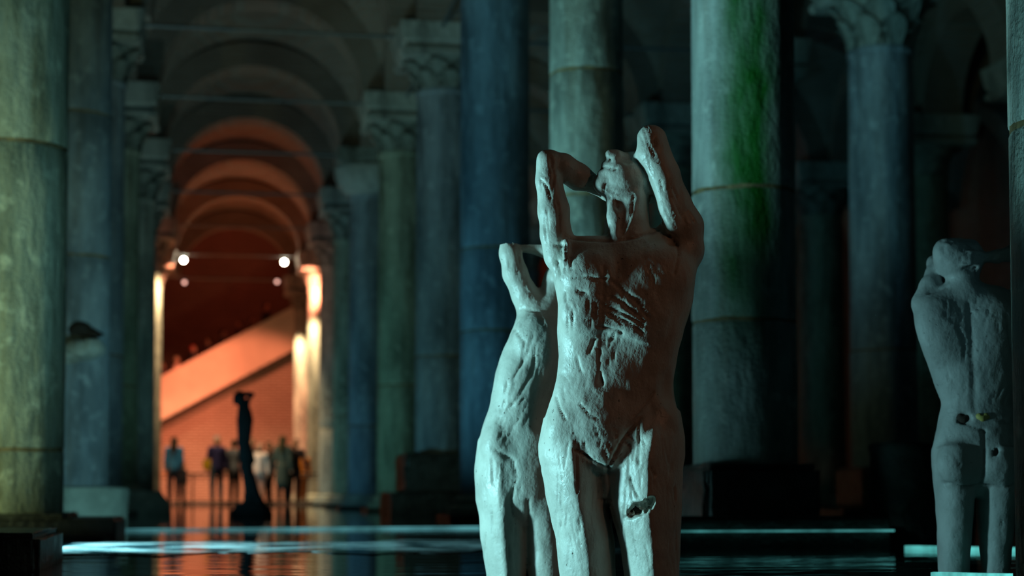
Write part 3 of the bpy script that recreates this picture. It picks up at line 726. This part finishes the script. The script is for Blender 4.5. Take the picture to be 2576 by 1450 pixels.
# ---- front statue
g = Fig(1545, 5.5, (-.34, -.32, -.38), (.36, .34, 1.56), .0058)
g.lo([(598, 1440, 1735, 40, -5), (620, 1402, 1764, 62, 0), (660, 1386, 1758, 82, 3), (700, 1393, 1750, 92, 5), (764, 1402, 1744, 96, 6), (830, 1400, 1722, 92, 5), (893, 1407, 1706, 82, 2),
      (950, 1403, 1695, 78, 0), (1000, 1388, 1695, 82, 0), (1050, 1370, 1704, 88, 0), (1100, 1363, 1714, 92, 0), (1150, 1357, 1716, 90, 0), (1172, 1372, 1705, 84, 0), (1200, 1470, 1600, 40, 0)], n=2.35, k=10)
# chest, ribs, belly
g.el(1488, 690, 62, 72, 50, 40, -8, 30); g.el(1650, 685, 54, 84, 56, 38, 10, 30); g.el(1475, 780, 66, 60, 62, 36, 0, 30); g.el(1600, 790, 66, 72, 66, 38, 0, 30)
g.el(1510, 1060, 62, 78, 66, 38, 0, 30); g.el(1420, 1075, 52, 34, 46, 30, 20, 24); g.el(1668, 1060, 46, 34, 50, 34, -15, 24); g.el(1522, 1140, 64, 42, 46, 30, 0, 22)
g.el(1525, 880, 92, 70, 34, 12, 0, 26, 'sub'); g.el(1556, 650, 96, 9, 34, 10, 0, 20, 'sub'); g.el(1510, 958, 88, 9, 16, 16, 0, 10, 'sub')
# thighs with their front ridges
g.lo([(1750, 1442, 1525, 50, -4), (1640, 1432, 1534, 56, 0), (1560, 1422, 1546, 62, 0), (1450, 1409, 1550, 74, -6), (1355, 1399, 1546, 80, -4), (1269, 1376, 1530, 86, 0), (1188, 1361, 1526, 92, 2), (1120, 1358, 1520, 86, 2), (1060, 1372, 1500, 70, -4)], n=2.2, nf=1.42, k=16)
g.lo([(1750, 1590, 1680, 50, 14), (1640, 1582, 1692, 56, 20), (1560, 1578, 1702, 64, 24), (1450, 1571, 1707, 76, 32), (1379, 1564, 1709, 84, 38), (1269, 1531, 1714, 92, 40), (1165, 1528, 1719, 96, 34), (1100, 1552, 1718, 92, 22), (1040, 1585, 1708, 66, 4)], n=2.2, nf=1.35, k=16)
g.el(1610, 1080, 62, 24, 46, 36, 25, 22); g.el(1528, 1212, 14, 20, 46, 52, 0, 24)
for (x, c) in ((1484, 30), (1640, 40)): g.el(x, 1745, c, 42, 24, 90, 0, 20)
# neck and head, thrown back
g.ch([(1594, 478, -2, 44), (1583, 545, 4, 46), (1588, 620, 0, 58)], 16)
g.ch([(1538, 488, 20, 16), (1546, 545, 36, 17), (1548, 606, 46, 15)], 14); g.ch([(1600, 505, 36, 9), (1588, 545, 46, 7), (1563, 604, 52, 7)], 9)
g.ch([(1530, 560, 6, 10), (1528, 606, 10, 12)], 10); g.ch([(1655, 590, 10, 18), (1700, 572, 6, 30)], 16)
g.el(1614, 446, -22, 60, 56, 62, 0, 12)
g.el(1572, 446, 6, 58, 54, 50, -25, 16); g.ch([(1560, 450, 10, 40), (1524, 456, 14, 26)], 16); g.el(1513, 466, 18, 20, 20, 22, 0, 10)
g.ch([(1518, 478, 22, 13), (1560, 488, 28, 15), (1600, 496, 32, 16)], 14)
g.el(1534, 424, 16, 22, 22, 24, 0, 12)
g.ch([(1520, 413, 20, 8), (1545, 416, 34, 6)], 7); g.ch([(1512, 436, 22, 9), (1536, 437, 36, 7)], 7); g.ch([(1500, 425, 24, 2.6), (1526, 424, 42, 3.4), (1550, 427, 46, 2.6)], 3, 'sub')
g.ch([(1580, 402, 16, 15), (1552, 394, 22, 14), (1535, 390, 24, 13)], 9); g.el(1548, 404, 36, 9, 8, 8, 0, 6); g.el(1536, 403, 34, 4, 3, 6, 0, 2, 'sub')
g.el(1602, 398, 12, 24, 15, 30, 10, 12); g.el(1577, 403, 46, 12, 8, 8, 10, 9, 'sub'); g.el(1632, 478, 28, 9, 15, 8, -30, 5)
# hair mass and hands clasped behind the head
g.el(1622, 470, -44, 50, 46, 44, 0, 14)
g.ch([(1500, 470, -46, 20), (1530, 486, -66, 20), (1560, 500, -84, 20)], 8)
for k in range(4): g.ch([(1556, 484 + 11 * k, -70, 7), (1584, 482 + 12 * k, -92, 6), (1606, 486 + 12 * k, -98, 5)], 3)
g.ch([(1536, 474, -62, 8), (1548, 462, -66, 6.5)], 4)
# left-hand arm of the picture: elbow up, forearm going behind the head
g.ch([(1377, 408, 8, 29), (1379, 455, 8, 33), (1391, 530, 6, 39), (1398, 590, 3, 37), (1412, 640, 0, 44)], 10); g.el(1370, 396, 6, 18, 18, 22, 0, 8)
g.ch([(1386, 404, 4, 27), (1415, 420, -10, 35), (1455, 444, -28, 33), (1498, 466, -46, 22)], 8)
# right-hand arm
g.ch([(1636, 348, 40, 32), (1640, 385, 44, 36), (1668, 450, 44, 32), (1682, 520, 42, 26), (1696, 572, 40, 20)], 10)
g.ch([(1645, 352, 26, 30), (1672, 440, 22, 36), (1695, 510, 14, 40), (1722, 570, 4, 46), (1726, 630, 0, 46)], 12)
g.ch([(1642, 345, 20, 26), (1640, 390, -20, 30), (1625, 440, -70, 26), (1605, 480, -88, 20)], 8)
for k in range(4): g.ch([(1632, 470 + 10 * k, -84, 7), (1600, 474 + 12 * k, -100, 6), (1580, 480 + 12 * k, -104, 5)], 3)
g.el(1694, 606, 58, 15, 14, 22, -30, 8, 'sub')
# armpit folds, flank hollow
g.ch([(1425, 610, 50, 9), (1424, 660, 74, 8), (1418, 700, 70, 6)], 10); g.el(1402, 668, 56, 10, 26, 20, 0, 14, 'sub')
g.el(1690, 985, 66, 22, 44, 24, -12, 20, 'sub')
# ragged hole in the thigh
for q in range(26):
    t = q / 25; g.el(1580 + 62 * t + rng.uniform(-5, 5), 1297 - 32 * t + rng.uniform(-11, 9), 118, rng.uniform(5, 11), rng.uniform(5, 13), 40, rng.uniform(0, 90), 0, 'sub')
g.ch([(1590, 1238, 128, 3), (1600, 1256, 128, 4), (1610, 1268, 126, 6)], 1, 'sub')
cv = []
def C_(w, d, *pts): cv.append((pts, w, d))
C_(4, 6, (1524, 1182), (1560, 1110), (1604, 1058)); C_(4, 6, (1524, 1182), (1485, 1160), (1444, 1134)); C_(4, 4, (1444, 1134), (1450, 1240))
C_(7, 6, (1526, 1182), (1530, 1270), (1548, 1330)); C_(3, 4, (1506, 940), (1512, 975)); C_(5, 2, (1514, 690), (1512, 760), (1512, 800), (1505, 900))
C_(3, 5, (1435, 713), (1470, 708), (1500, 716), (1524, 712)); C_(5, 3, (1532, 718), (1560, 745), (1600, 780), (1622, 812)); C_(4, 5, (1524, 788), (1560, 800), (1596, 820), (1610, 832)); C_(4, 4, (1520, 800), (1555, 812), (1590, 832), (1612, 850))
C_(3, 5, (1526, 760), (1548, 764), (1580, 790), (1612, 820)); C_(3, 4, (1500, 832), (1520, 836), (1545, 838), (1560, 850)); C_(4, 5, (1478, 895), (1492, 862)); C_(3, 4, (1450, 905), (1454, 925), (1460, 940)); C_(4, 6, (1448, 744), (1472, 750))
C_(3, 5, (1418, 740), (1420, 768)); C_(3, 4, (1420, 620), (1422, 660), (1418, 690)); C_(4, 6, (1424, 625), (1395, 624)); C_(5, 6, (1680, 600), (1700, 625), (1702, 650)); C_(3, 4, (1700, 650), (1688, 700))
C_(4, 4, (1420, 600), (1480, 612), (1548, 616), (1600, 606), (1660, 580)); C_(3, 4, (1398, 1000), (1406, 1030), (1420, 1060)); C_(3, 4, (1455, 1020), (1480, 1050), (1500, 1060)); C_(3, 4, (1590, 1052), (1610, 1030), (1640, 990))
C_(3, 5, (1360, 460), (1376, 480), (1385, 510)); C_(3, 4, (1384, 400), (1386, 430)); C_(2.5, 4, (1530, 500), (1534, 506)); C_(2.5, 4, (1546, 512), (1552, 535)); C_(2.5, 4, (1536, 430), (1508, 428))
C_(3, 5, (1520, 468), (1516, 490)); C_(2, 3, (1516, 480), (1560, 500), (1592, 498)); C_(3, 4, (1590, 505), (1585, 545), (1562, 600)); C_(2.5, 4, (1655, 470), (1662, 500)); C_(2.5, 4, (1640, 360), (1640, 385)); C_(2.5, 5, (1684, 548), (1692, 560))
C_(3, 5, (1578, 1205), (1588, 1235), (1596, 1250)); C_(3, 4, (1626, 1180), (1640, 1200)); C_(3, 4, (1690, 1225), (1692, 1260)); C_(3, 4, (1505, 1255), (1530, 1262)); C_(4, 4, (1600, 1070), (1598, 1170))
cv += strokes(1424, 1500, 780, 830, 16, 84, 34, 1.8, 3.6, 8); cv += strokes(1500, 1545, 850, 930, 12, 96, 34, 2.2, 3, 14); cv += strokes(1520, 1610, 760, 830, 12, 32, 60, 2.4, 2.2, 8)
cv += strokes(1430, 1530, 1080, 1160, 22, 65, 26, 2.2, 2.6, 25); cv += strokes(1530, 1610, 1075, 1165, 14, 60, 30, 2.4, 3, 18); cv += strokes(1400, 1700, 640, 1000, 26, 80, 40, 2.5, 1.6, 50)
cv += strokes(1370, 1520, 1140, 1420, 30, 88, 60, 2.5, 2, 12); cv += strokes(1560, 1700, 1100, 1420, 34, 88, 60, 2.5, 2, 14); cv += strokes(1350, 1430, 420, 620, 16, 82, 60, 2.5, 2.6, 10); cv += strokes(1610, 1740, 340, 600, 22, 66, 60, 2.5, 2.4, 10)
cv += strokes(1380, 1440, 640, 720, 8, 80, 30, 3, 3.5, 20); cv += strokes(1500, 1640, 690, 800, 20, 70, 40, 2.6, 2.2, 40)
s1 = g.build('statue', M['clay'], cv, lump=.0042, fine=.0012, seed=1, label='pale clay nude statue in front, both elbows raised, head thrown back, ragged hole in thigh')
fld = Field((-.2, -.2, -.2), (.2, .2, .2), .01)
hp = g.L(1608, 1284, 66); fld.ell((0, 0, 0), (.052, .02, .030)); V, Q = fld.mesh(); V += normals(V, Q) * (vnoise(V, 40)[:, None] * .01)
link('hollow_shade', np_mesh('hollow_shade', V, Q), M['hollow_shade'], s1, hp)  # dark lump as painted shade inside the thigh hole
# ---- rear statue, leaning left behind the front one
g = Fig(1320, 6.3, (-.30, -.30, -.38), (.40, .32, 1.20), .0075)
g.lo([(752, 1335, 1418, 34, -10), (775, 1308, 1425, 46, -6), (815, 1292, 1424, 58, 0), (850, 1280, 1422, 66, 2), (904, 1256, 1418, 70, 4), (954, 1243, 1408, 68, 5), (1023, 1230, 1402, 68, 4), (1080, 1211, 1404, 72, 2), (1136, 1201, 1408, 76, 0),
      (1193, 1196, 1410, 78, 0), (1262, 1200, 1412, 74, 0), (1290, 1215, 1400, 60, 0), (1320, 1250, 1380, 34, 0)], n=2.1, k=12)
g.lo([(1700, 1245, 1318, 44, 0), (1560, 1236, 1322, 52, 0), (1444, 1223, 1322, 60, 4), (1350, 1207, 1326, 68, 6), (1262, 1201, 1324, 74, 8), (1180, 1197, 1315, 74, 6), (1110, 1207, 1300, 58, 0)], n=2.2, nf=1.35, k=14)
g.lo([(1700, 1345, 1410, 40, -10), (1560, 1340, 1420, 46, -10), (1444, 1330, 1420, 52, -8), (1350, 1320, 1418, 56, -6), (1262, 1310, 1415, 62, -4)], n=2.2, k=14)
for x in (1285, 1380): g.el(x, 1672, 20, 34, 18, 72, 0, 16)
g.ch([(1279, 606, 4, 19), (1284, 640, 6, 26), (1296, 690, 6, 31), (1318, 740, 2, 34), (1345, 785, -4, 42)], 10); g.el(1272, 598, 4, 13, 12, 14, 0, 6)
g.ch([(1284, 600, 0, 16), (1325, 615, -4, 19), (1372, 628, -10, 20), (1420, 634, -24, 18)], 8)
g.ch([(1376, 770, -10, 32), (1402, 700, -10, 34)], 14); g.el(1432, 668, -10, 46, 56, 50, 10, 14); g.el(1410, 690, 24, 22, 20, 20, 0, 12)
g.ch([(1440, 770, -20, 34), (1480, 700, -30, 28), (1500, 620, -40, 22), (1450, 610, -60, 20)], 12)
g.ch([(1415, 634, -26, 13), (1445, 640, -40, 10)], 6)
for k in range(4): g.ch([(1432, 622 + 9 * k, -44, 5), (1452, 624 + 9 * k, -50, 4.5)], 2)
g.el(1345, 850, 56, 50, 60, 26, 0, 26); g.el(1300, 960, 50, 40, 60, 26, 10, 26); g.el(1250, 1120, 52, 34, 50, 30, 0, 22); g.el(1390, 1010, 70, 34, 70, 30, 30, 26, 'sub')
cv = []
C_(4, 5, (1262, 1136), (1240, 1132), (1290, 1160), (1300, 1200)); C_(4, 4, (1340, 850), (1325, 900), (1310, 930)); C_(3, 4, (1290, 830), (1320, 870), (1312, 920), (1290, 960)); C_(3, 4, (1345, 880), (1340, 940), (1300, 1010)); C_(3, 5, (1272, 600), (1290, 622)); C_(3, 4, (1310, 780), (1352, 790), (1370, 830))
C_(3, 4, (1300, 1200), (1286, 1250), (1290, 1300)); C_(3, 4, (1238, 1160), (1242, 1220)); C_(7, 5, (1328, 1260), (1330, 1420))
cv += strokes(1250, 1380, 800, 1100, 26, 110, 50, 2.2, 2.2, 30); cv += strokes(1210, 1310, 1120, 1420, 24, 88, 60, 2.4, 2.5, 14); cv += strokes(1265, 1340, 620, 770, 14, 75, 40, 2.2, 2.6, 14); cv += strokes(1250, 1320, 980, 1100, 20, 120, 30, 2.4, 3.5, 20)
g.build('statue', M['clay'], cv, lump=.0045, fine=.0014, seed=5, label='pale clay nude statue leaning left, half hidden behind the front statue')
# ---- right-hand statue, seen from behind
g = Fig(2455, 6.35, (-.30, -.30, -.38), (.34, .34, 1.42), .0078)
g.lo([(728, 2372, 2500, 34, 0), (745, 2318, 2545, 46, 0), (768, 2298, 2562, 58, 0), (820, 2304, 2570, 70, 0), (867, 2316, 2566, 74, 0), (959, 2348, 2556, 68, 0), (1014, 2370, 2552, 62, 0), (1060, 2362, 2560, 68, 0), (1124, 2348, 2566, 80, 6),
      (1180, 2348, 2566, 84, 8), (1212, 2366, 2546, 74, 4), (1250, 2410, 2500, 36, 0)], n=2.3, k=10)
g.lo([(1620, 2382, 2432, 38, 0), (1520, 2374, 2438, 40, 0), (1437, 2364, 2438, 44, 0), (1382, 2361, 2440, 52, 0), (1296, 2356, 2446, 62, 0), (1204, 2350, 2450, 76, 8), (1130, 2350, 2450, 80, 10)], n=2.2, k=8)
g.lo([(1620, 2474, 2526, 38, 0), (1520, 2470, 2532, 40, 0), (1437, 2468, 2538, 44, 0), (1382, 2466, 2542, 52, 0), (1296, 2461, 2552, 62, 0), (1204, 2456, 2564, 76, 8), (1130, 2456, 2564, 80, 10)], n=2.2, k=8)
for x in (2405, 2498): g.el(x, 1652, -14, 30, 16, 66, 0, 14)
g.ch([(2422, 700, 0, 40), (2424, 745, 0, 46)], 16); g.ch([(2424, 740, 0, 36), (2350, 752, 0, 22)], 20); g.ch([(2426, 742, 0, 36), (2520, 748, 0, 22)], 20)
g.el(2402, 650, 0, 54, 52, 52, 10, 10); g.el(2440, 650, -4, 36, 48, 46, 0, 12); g.el(2384, 636, 20, 38, 38, 30, 0, 10)
g.ch([(2318, 760, -6, 24), (2340, 720, -22, 25), (2352, 690, -46, 23), (2350, 664, -74, 20)], 12); g.ch([(2350, 664, -74, 19), (2384, 640, -50, 15)], 8)
g.ch([(2552, 770, 0, 28), (2572, 720, -10, 24), (2592, 640, -14, 22)], 12); g.ch([(2594, 636, -14, 21), (2550, 636, -4, 20), (2506, 646, 14, 17), (2462, 650, 34, 14)], 8)
for k in range(4): g.ch([(2468, 636 + 9 * k, 40, 5.5), (2440, 634 + 10 * k, 50, 5), (2420, 638 + 10 * k, 50, 4.2)], 2)
g.ch([(2470, 668, 36, 6), (2456, 682, 42, 5)], 3)
g.el(2362, 830, 46, 46, 66, 28, -12, 40); g.el(2500, 830, 46, 46, 66, 28, 12, 40); g.el(2400, 1165, 70, 42, 48, 34, 0, 20); g.el(2510, 1165, 70, 42, 48, 34, 0, 20)
g.ch([(2418, 1048, 72, 9), (2440, 1054, 72, 10)], 2, 'sub'); g.el(2426, 1052, 66, 22, 15, 20, 5, 2, 'sub'); g.el(2504, 1140, 88, 7, 12, 12, 15, 2, 'sub')
cv = []
C_(9, 4, (2422, 770), (2424, 860), (2432, 960), (2436, 1040)); C_(5, 7, (2454, 1085), (2450, 1160), (2448, 1225)); C_(4, 5, (2360, 1216), (2400, 1226), (2446, 1220)); C_(4, 5, (2456, 1222), (2500, 1228), (2552, 1216))
C_(3, 4, (2394, 1062), (2420, 1072), (2460, 1090)); C_(3, 4, (2488, 1058), (2520, 1066), (2560, 1062)); C_(5, 5, (2510, 800), (2520, 860), (2535, 910)); C_(4, 5, (2535, 780), (2548, 840)); C_(3, 5, (2388, 828), (2404, 860), (2410, 920)); C_(4, 5, (2330, 740), (2376, 726))
cv += strokes(2350, 2540, 770, 1020, 40, 80, 40, 2.2, 2.4, 40); cv += strokes(2350, 2460, 600, 710, 26, 40, 20, 3, 3, 60); cv += strokes(2360, 2550, 1090, 1400, 20, 85, 40, 2.4, 2, 20)
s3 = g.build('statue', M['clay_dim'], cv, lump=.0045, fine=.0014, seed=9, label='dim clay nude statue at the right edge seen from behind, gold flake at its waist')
fld = Field((-.2, -.2, -.2), (.2, .2, .2), .006); fld.ell((0, 0, 0), (.024, .010, .016)); V, Q = fld.mesh(); V += normals(V, Q) * (vnoise(V, 80)[:, None] * .012)
link('gold_flake', np_mesh('gold_flake', V, Q), M['gold'], s3, g.L(2471, 1050, 64))['label'] = 'ragged yellow gold flake'
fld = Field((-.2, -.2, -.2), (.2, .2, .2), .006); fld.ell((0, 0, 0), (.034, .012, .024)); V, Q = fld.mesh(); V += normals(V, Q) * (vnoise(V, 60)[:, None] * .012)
link('hollow_shade', np_mesh('hollow_shade', V, Q), M['hollow_shade'], s3, g.L(2424, 1052, 46))  # dark lump that colours in the shade of the waist hole
# ---- distant dark statue
g = Fig(616, 22.8, (-.42, -.35, -.1), (.48, .35, 1.75), .012)
g.lo([(1018, 603, 625, 11, 0), (1032, 598, 632, 14, 0), (1056, 595, 637, 16, 0), (1088, 597, 634, 14, 0), (1110, 597, 631, 13, 0), (1135, 599, 633, 14, 0), (1160, 602, 636, 15, 0), (1195, 609, 638, 13, 0), (1233, 614, 643, 12, 0), (1288, 612, 654, 12, 0)], n=2, k=4, smooth=4)
g.el(602, 1001, 0, 15, 17, 14, 20, 3); g.el(594, 1012, 4, 8, 7, 7, 0, 3); g.ch([(607, 1010, 0, 10), (612, 1030, 0, 12)], 4); g.ch([(606, 993, -2, 7), (622, 992, -4, 6.5), (635, 993, -4, 6)], 3); g.ch([(635, 993, -4, 5), (624, 1008, 2, 6), (619, 1030, 4, 8)], 3)
g.ch([(632, 1200, 0, 11), (642, 1240, 0, 11), (660, 1275, 0, 10), (677, 1294, 0, 8)], 4); g.ch([(630, 1140, 0, 8), (634, 1160, 0, 8)], 4)
g.lo([(1268, 596, 666, 18, 0), (1282, 586, 676, 22, 0), (1302, 578, 684, 24, 0)], n=2.4, k=6, smooth=3)
g.build('statue', M['bronze'], (), lump=.006, fine=.003, seed=12, label='slender dark statue on a low mound, silhouetted against the orange wall')

# ------------------------------------------------------------------ visitors
def sdf_obj(name, parts, lofts, m, parent, h=.022, ext=None, sub=()):
    pts = [p for c, k in parts for p in c] 
    lo = [min([p[i] - p[3] for p in pts] + [l[0] for l in ()]) - .06 for i in range(3)]; hi = [max(p[i] + p[3] for p in pts) + .06 for i in range(3)]
    f = Field(lo, hi, h)
    for c, k in parts: f.chain(c, k)
    for e in lofts: f.ell(*e)
    V, Q = f.mesh()
    return link(name, np_mesh(name, V, Q), m, parent)
SKIN = simple('skin', (.45, .27, .19), .6, .1, 10, 0, 0)
def person(loc, face, label, hgt=1.7, top=(.05, .05, .08), legs=(.04, .04, .06), hair=(.02, .015, .01), long_hair=False, coat=False, arms=(-.1, .1), fwd=(0.0, 0.0), stance=.10, bag=None, bald=False, hat=None, step=0.0, lean=0.0, raise_=None, group=None, child=False):
    s = hgt / 1.7
    def P(x, y, z, r): return (x * s + lean * z * s, y * s, z * s, r * s)
    root = empty('person', loc, face); tag(root, label, 'person', group)
    body = []
    legL = [P(-.085, 0, .92, .085), P(-stance, .02 + step * .3, .50, .058), P(-stance, step, .09, .040)]; legR = [P(.085, 0, .92, .085), P(stance, .02 - step * .3, .50, .058), P(stance, -step, .09, .040)]
    feet = [[P(-stance, step + .03, .045, .04), P(-stance - .01, step - .13, .035, .034)], [P(stance, -step + .03, .045, .04), P(stance + .01, -step - .13, .035, .034)]]
    torso = [P(0, 0, .93, .125), P(0, -.01, 1.12, .115), P(0, 0, 1.30, .130)]; sh = [P(-.15, 0, 1.38, .062), P(.15, 0, 1.38, .062)]
    A = []
    for sd, sp, fw in ((-1, arms[0], fwd[0]), (1, arms[1], fwd[1])):
        if raise_ == sd: A.append([P(sd * .17, 0, 1.37, .052), P(sd * .25, -.16, 1.22, .042), P(sd * .10, -.34, 1.40, .030)])
        else: A.append([P(sd * .17, 0, 1.37, .052), P(sd * .17 + sp, .03, 1.10, .042), P(sd * .18 + sp * 1.3, -fw, .86 + fw * .5, .030)])
    hands = []
    for a in A:
        x, y, z, r = a[-1]
        hands.append([(x, y, z, .034 * s), (x, y - .01, z - .07 * s, .032 * s)])
        for q in range(4): hands.append([(x, y + (q - 1.5) * .018 * s, z - .08 * s, .010 * s), (x, y + (q - 1.5) * .019 * s, z - .15 * s, .008 * s)])
        hands.append([(x, y - .03 * s, z - .04 * s, .011 * s), (x, y - .055 * s, z - .09 * s, .009 * s)])
    head = [[P(0, .0, 1.42, .052), P(0, -.01, 1.52, .050)], [P(0, -.01, 1.58, .088), P(0, -.005, 1.61, .090)], [P(0, -.045, 1.53, .045), P(0, -.03, 1.56, .06)], [P(0, -.09, 1.585, .014), P(0, -.108, 1.56, .016)], [P(-.092, 0, 1.575, .018), P(-.094, 0, 1.59, .018)], [P(.092, 0, 1.575, .018), P(.094, 0, 1.59, .018)]]
    parts = [(c, .03 * s) for c in [legL, legR, torso, sh] + A + head[:3] + feet] + [(c, .008 * s) for c in hands + head[3:]]
    h = .021
    sdf_obj('body', parts, [], SKIN, root, h)
    inf = lambda c, d: [(x, y, z, r + d) for x, y, z, r in c]
    sh2 = [inf(torso, .02), inf(sh, .022)] + [inf([a[0], a[1], tuple(np.array(a[1]) * .12 + np.array(a[2]) * .88)], .016) for a in A]
    if coat: sh2.append([P(0, .0, .92, .165), P(0, .0, .55, .185)])
    else: sh2.append([P(0, 0, .98, .150), P(0, 0, .90, .150)])
    sdf_obj('jacket' if not coat else 'coat', [(c, .03) for c in sh2], [], cloth(top), root, h)
    tr = [inf(l[:2] + [tuple(np.array(l[1]) * .08 + np.array(l[2]) * .92)], .014) for l in (legL, legR)]
    sdf_obj('trousers', [(c, .02) for c in tr], [], cloth(legs), root, h)
    for c_ in feet: sdf_obj('shoe', [(inf(c_, .010), .02)], [], cloth((.03, .03, .03)), root, h)
    if not bald:
        hr = [[P(0, .022, 1.60, .092), P(0, .012, 1.635, .088)]]
        if long_hair: hr += [[P(0, .05, 1.58, .085), P(0, .075, 1.42, .095), P(0, .085, 1.30, .075)]]
        sdf_obj('hat' if hat else 'hair', [(c, .02) for c in hr], [], cloth(hat or hair), root, h)
    if bag:
        bx, bz, c = bag; b = box('bag', -.10, .10, -.06, .06, 0, .26, cloth(c), root, (bx, -.02, bz), bev=.03); rod('bag_strap', (bx, -.02, bz + .24), (bx * .5, 0, 1.36 * s), .012, cloth(c), root)
    return root
def at(px, d): p = U(px, 1242, d); return (p.x, p.y, .035)
person(at(437, 43.9), R_(175), 'person with long dark hair and blue jacket, farthest left at the railing', 1.68, (.02, .14, .32), (.015, .015, .03), long_hair=True, arms=(-.03, .03))
person(at(463, 43.7), R_(100), 'small figure in black bending beside the person in blue', 1.02, (.02, .02, .03), (.015, .015, .02), arms=(-.02, .08), stance=.14, lean=.12)
person(at(545, 43.8), R_(20), 'person in navy jacket and jeans with grey cap and yellow bag', 1.70, (.02, .02, .09), (.03, .07, .11), hat=(.25, .27, .32), arms=(-.06, .05), bag=(-.27, .86, (.55, .36, .02)), stance=.11)
person(at(588, 44.2), R_(-150), 'person in grey top and black trousers, left behind the dark statue', 1.62, (.10, .12, .15), (.012, .012, .015), arms=(-.06, .06), stance=.10)
person(at(632, 44.4), R_(10), 'person in dark jacket hidden behind the dark statue', 1.66, (.03, .02, .03), (.02, .02, .025), arms=(-.04, .08), stance=.09)
person(at(653, 43.5), R_(-10), 'person in pink white top just right of the dark statue', 1.50, (.95, .78, .74), (.75, .45, .40), hair=(.5, .36, .3), arms=(-.04, .04), stance=.07)
person(at(677, 44.0), R_(60), 'slim person all in dark brown, third from the right', 1.56, (.05, .02, .025), (.015, .01, .012), arms=(-.03, .03), stance=.06)
person(at(711, 43.6), R_(160), 'person with long hair in a grey green coat', 1.70, (.06, .09, .08), (.012, .012, .015), hair=(.05, .045, .02), long_hair=True, coat=True, arms=(-.03, .05), stance=.09)
person(at(737, 43.9), R_(-20), 'person in black leaning right with a shoulder bag', 1.62, (.03, .025, .03), (.02, .015, .02), arms=(-.04, .12), stance=.10, lean=.04, bag=(-.16, .70, (.02, .02, .02)))
person(at(762, 45.9), R_(0), 'person in orange top beside the last column', 1.40, (.75, .26, .04), (.2, .07, .02), arms=(-.03, .03), stance=.07)
def on_stair(px, Y, label, **k):
    p = UY(px, 900, Y); z = max(.05, zt(p.x) - 1.05); return person((p.x, Y, z), R_(90 if k.pop('up', 1) else -90), label, **k)
on_stair(413, 58.3, 'person with pink face at the foot of the stairs', top=(.10, .05, .06), up=0)
on_stair(445, 58.0, 'person in white on the stairs, lowest but one', top=(.75, .50, .42), hair=(.4, .3, .2), hgt=1.6)
on_stair(486, 58.2, 'person in red hat on the lower stairs', top=(.02, .02, .03), hat=(.5, .08, .07))
on_stair(525, 58.5, 'dark clothed person climbing the middle of the stairs', top=(.03, .02, .03), up=0)
on_stair(560, 58.2, 'dark clothed person just above the middle of the stairs', top=(.02, .015, .02))
on_stair(603, 58.4, 'person with reddish face on the upper stairs', top=(.03, .02, .03), up=0)
on_stair(630, 58.1, 'short dark person on the upper stairs', top=(.02, .02, .02), hgt=1.6)
on_stair(668, 58.4, 'tall dark person highest on the stairs', top=(.02, .02, .03), hgt=1.85)
# ------------------------------------------------------------------ lamps at the far end
def lamp(px, py, Y, label, m, r=.065):
    p = UY(px, py, Y); o = empty('spotlight', p); tag(o, label, 'lamp')
    s = lathe('bulb', [(.0001, -r), (r * .7, -r * .7), (r, 0), (r * .7, r * .7), (.0001, r)], M[m], o, 16)
    h = lathe('housing', [(r * 1.1, .0), (r * 1.25, .05), (r * 1.2, .14), (r * .5, .2)], M['dark_iron'], o, 16, (0, 0, 0)); h.rotation_euler = (R_(-60), 0, 0); h.location = (0, .04, .03)
    zt_ = SPR - .06
    rod('bracket', (0, .01, .05), (0, 0, zt_ - p.z), .015, M['dark_iron'], o)
    return o
lamp(462, 655, 48.5, 'bright white spotlight at the upper left of the orange opening', 'bulb')
lamp(715, 660, 48.5, 'bright white spotlight at the upper right of the orange opening', 'bulb')
lamp(464, 711, 53.9, 'faint pinkish lamp below the left bright spotlight', 'bulb_dim', .055)
lamp(697, 709, 53.9, 'faint pinkish lamp below the right bright spotlight', 'bulb_dim', .055)
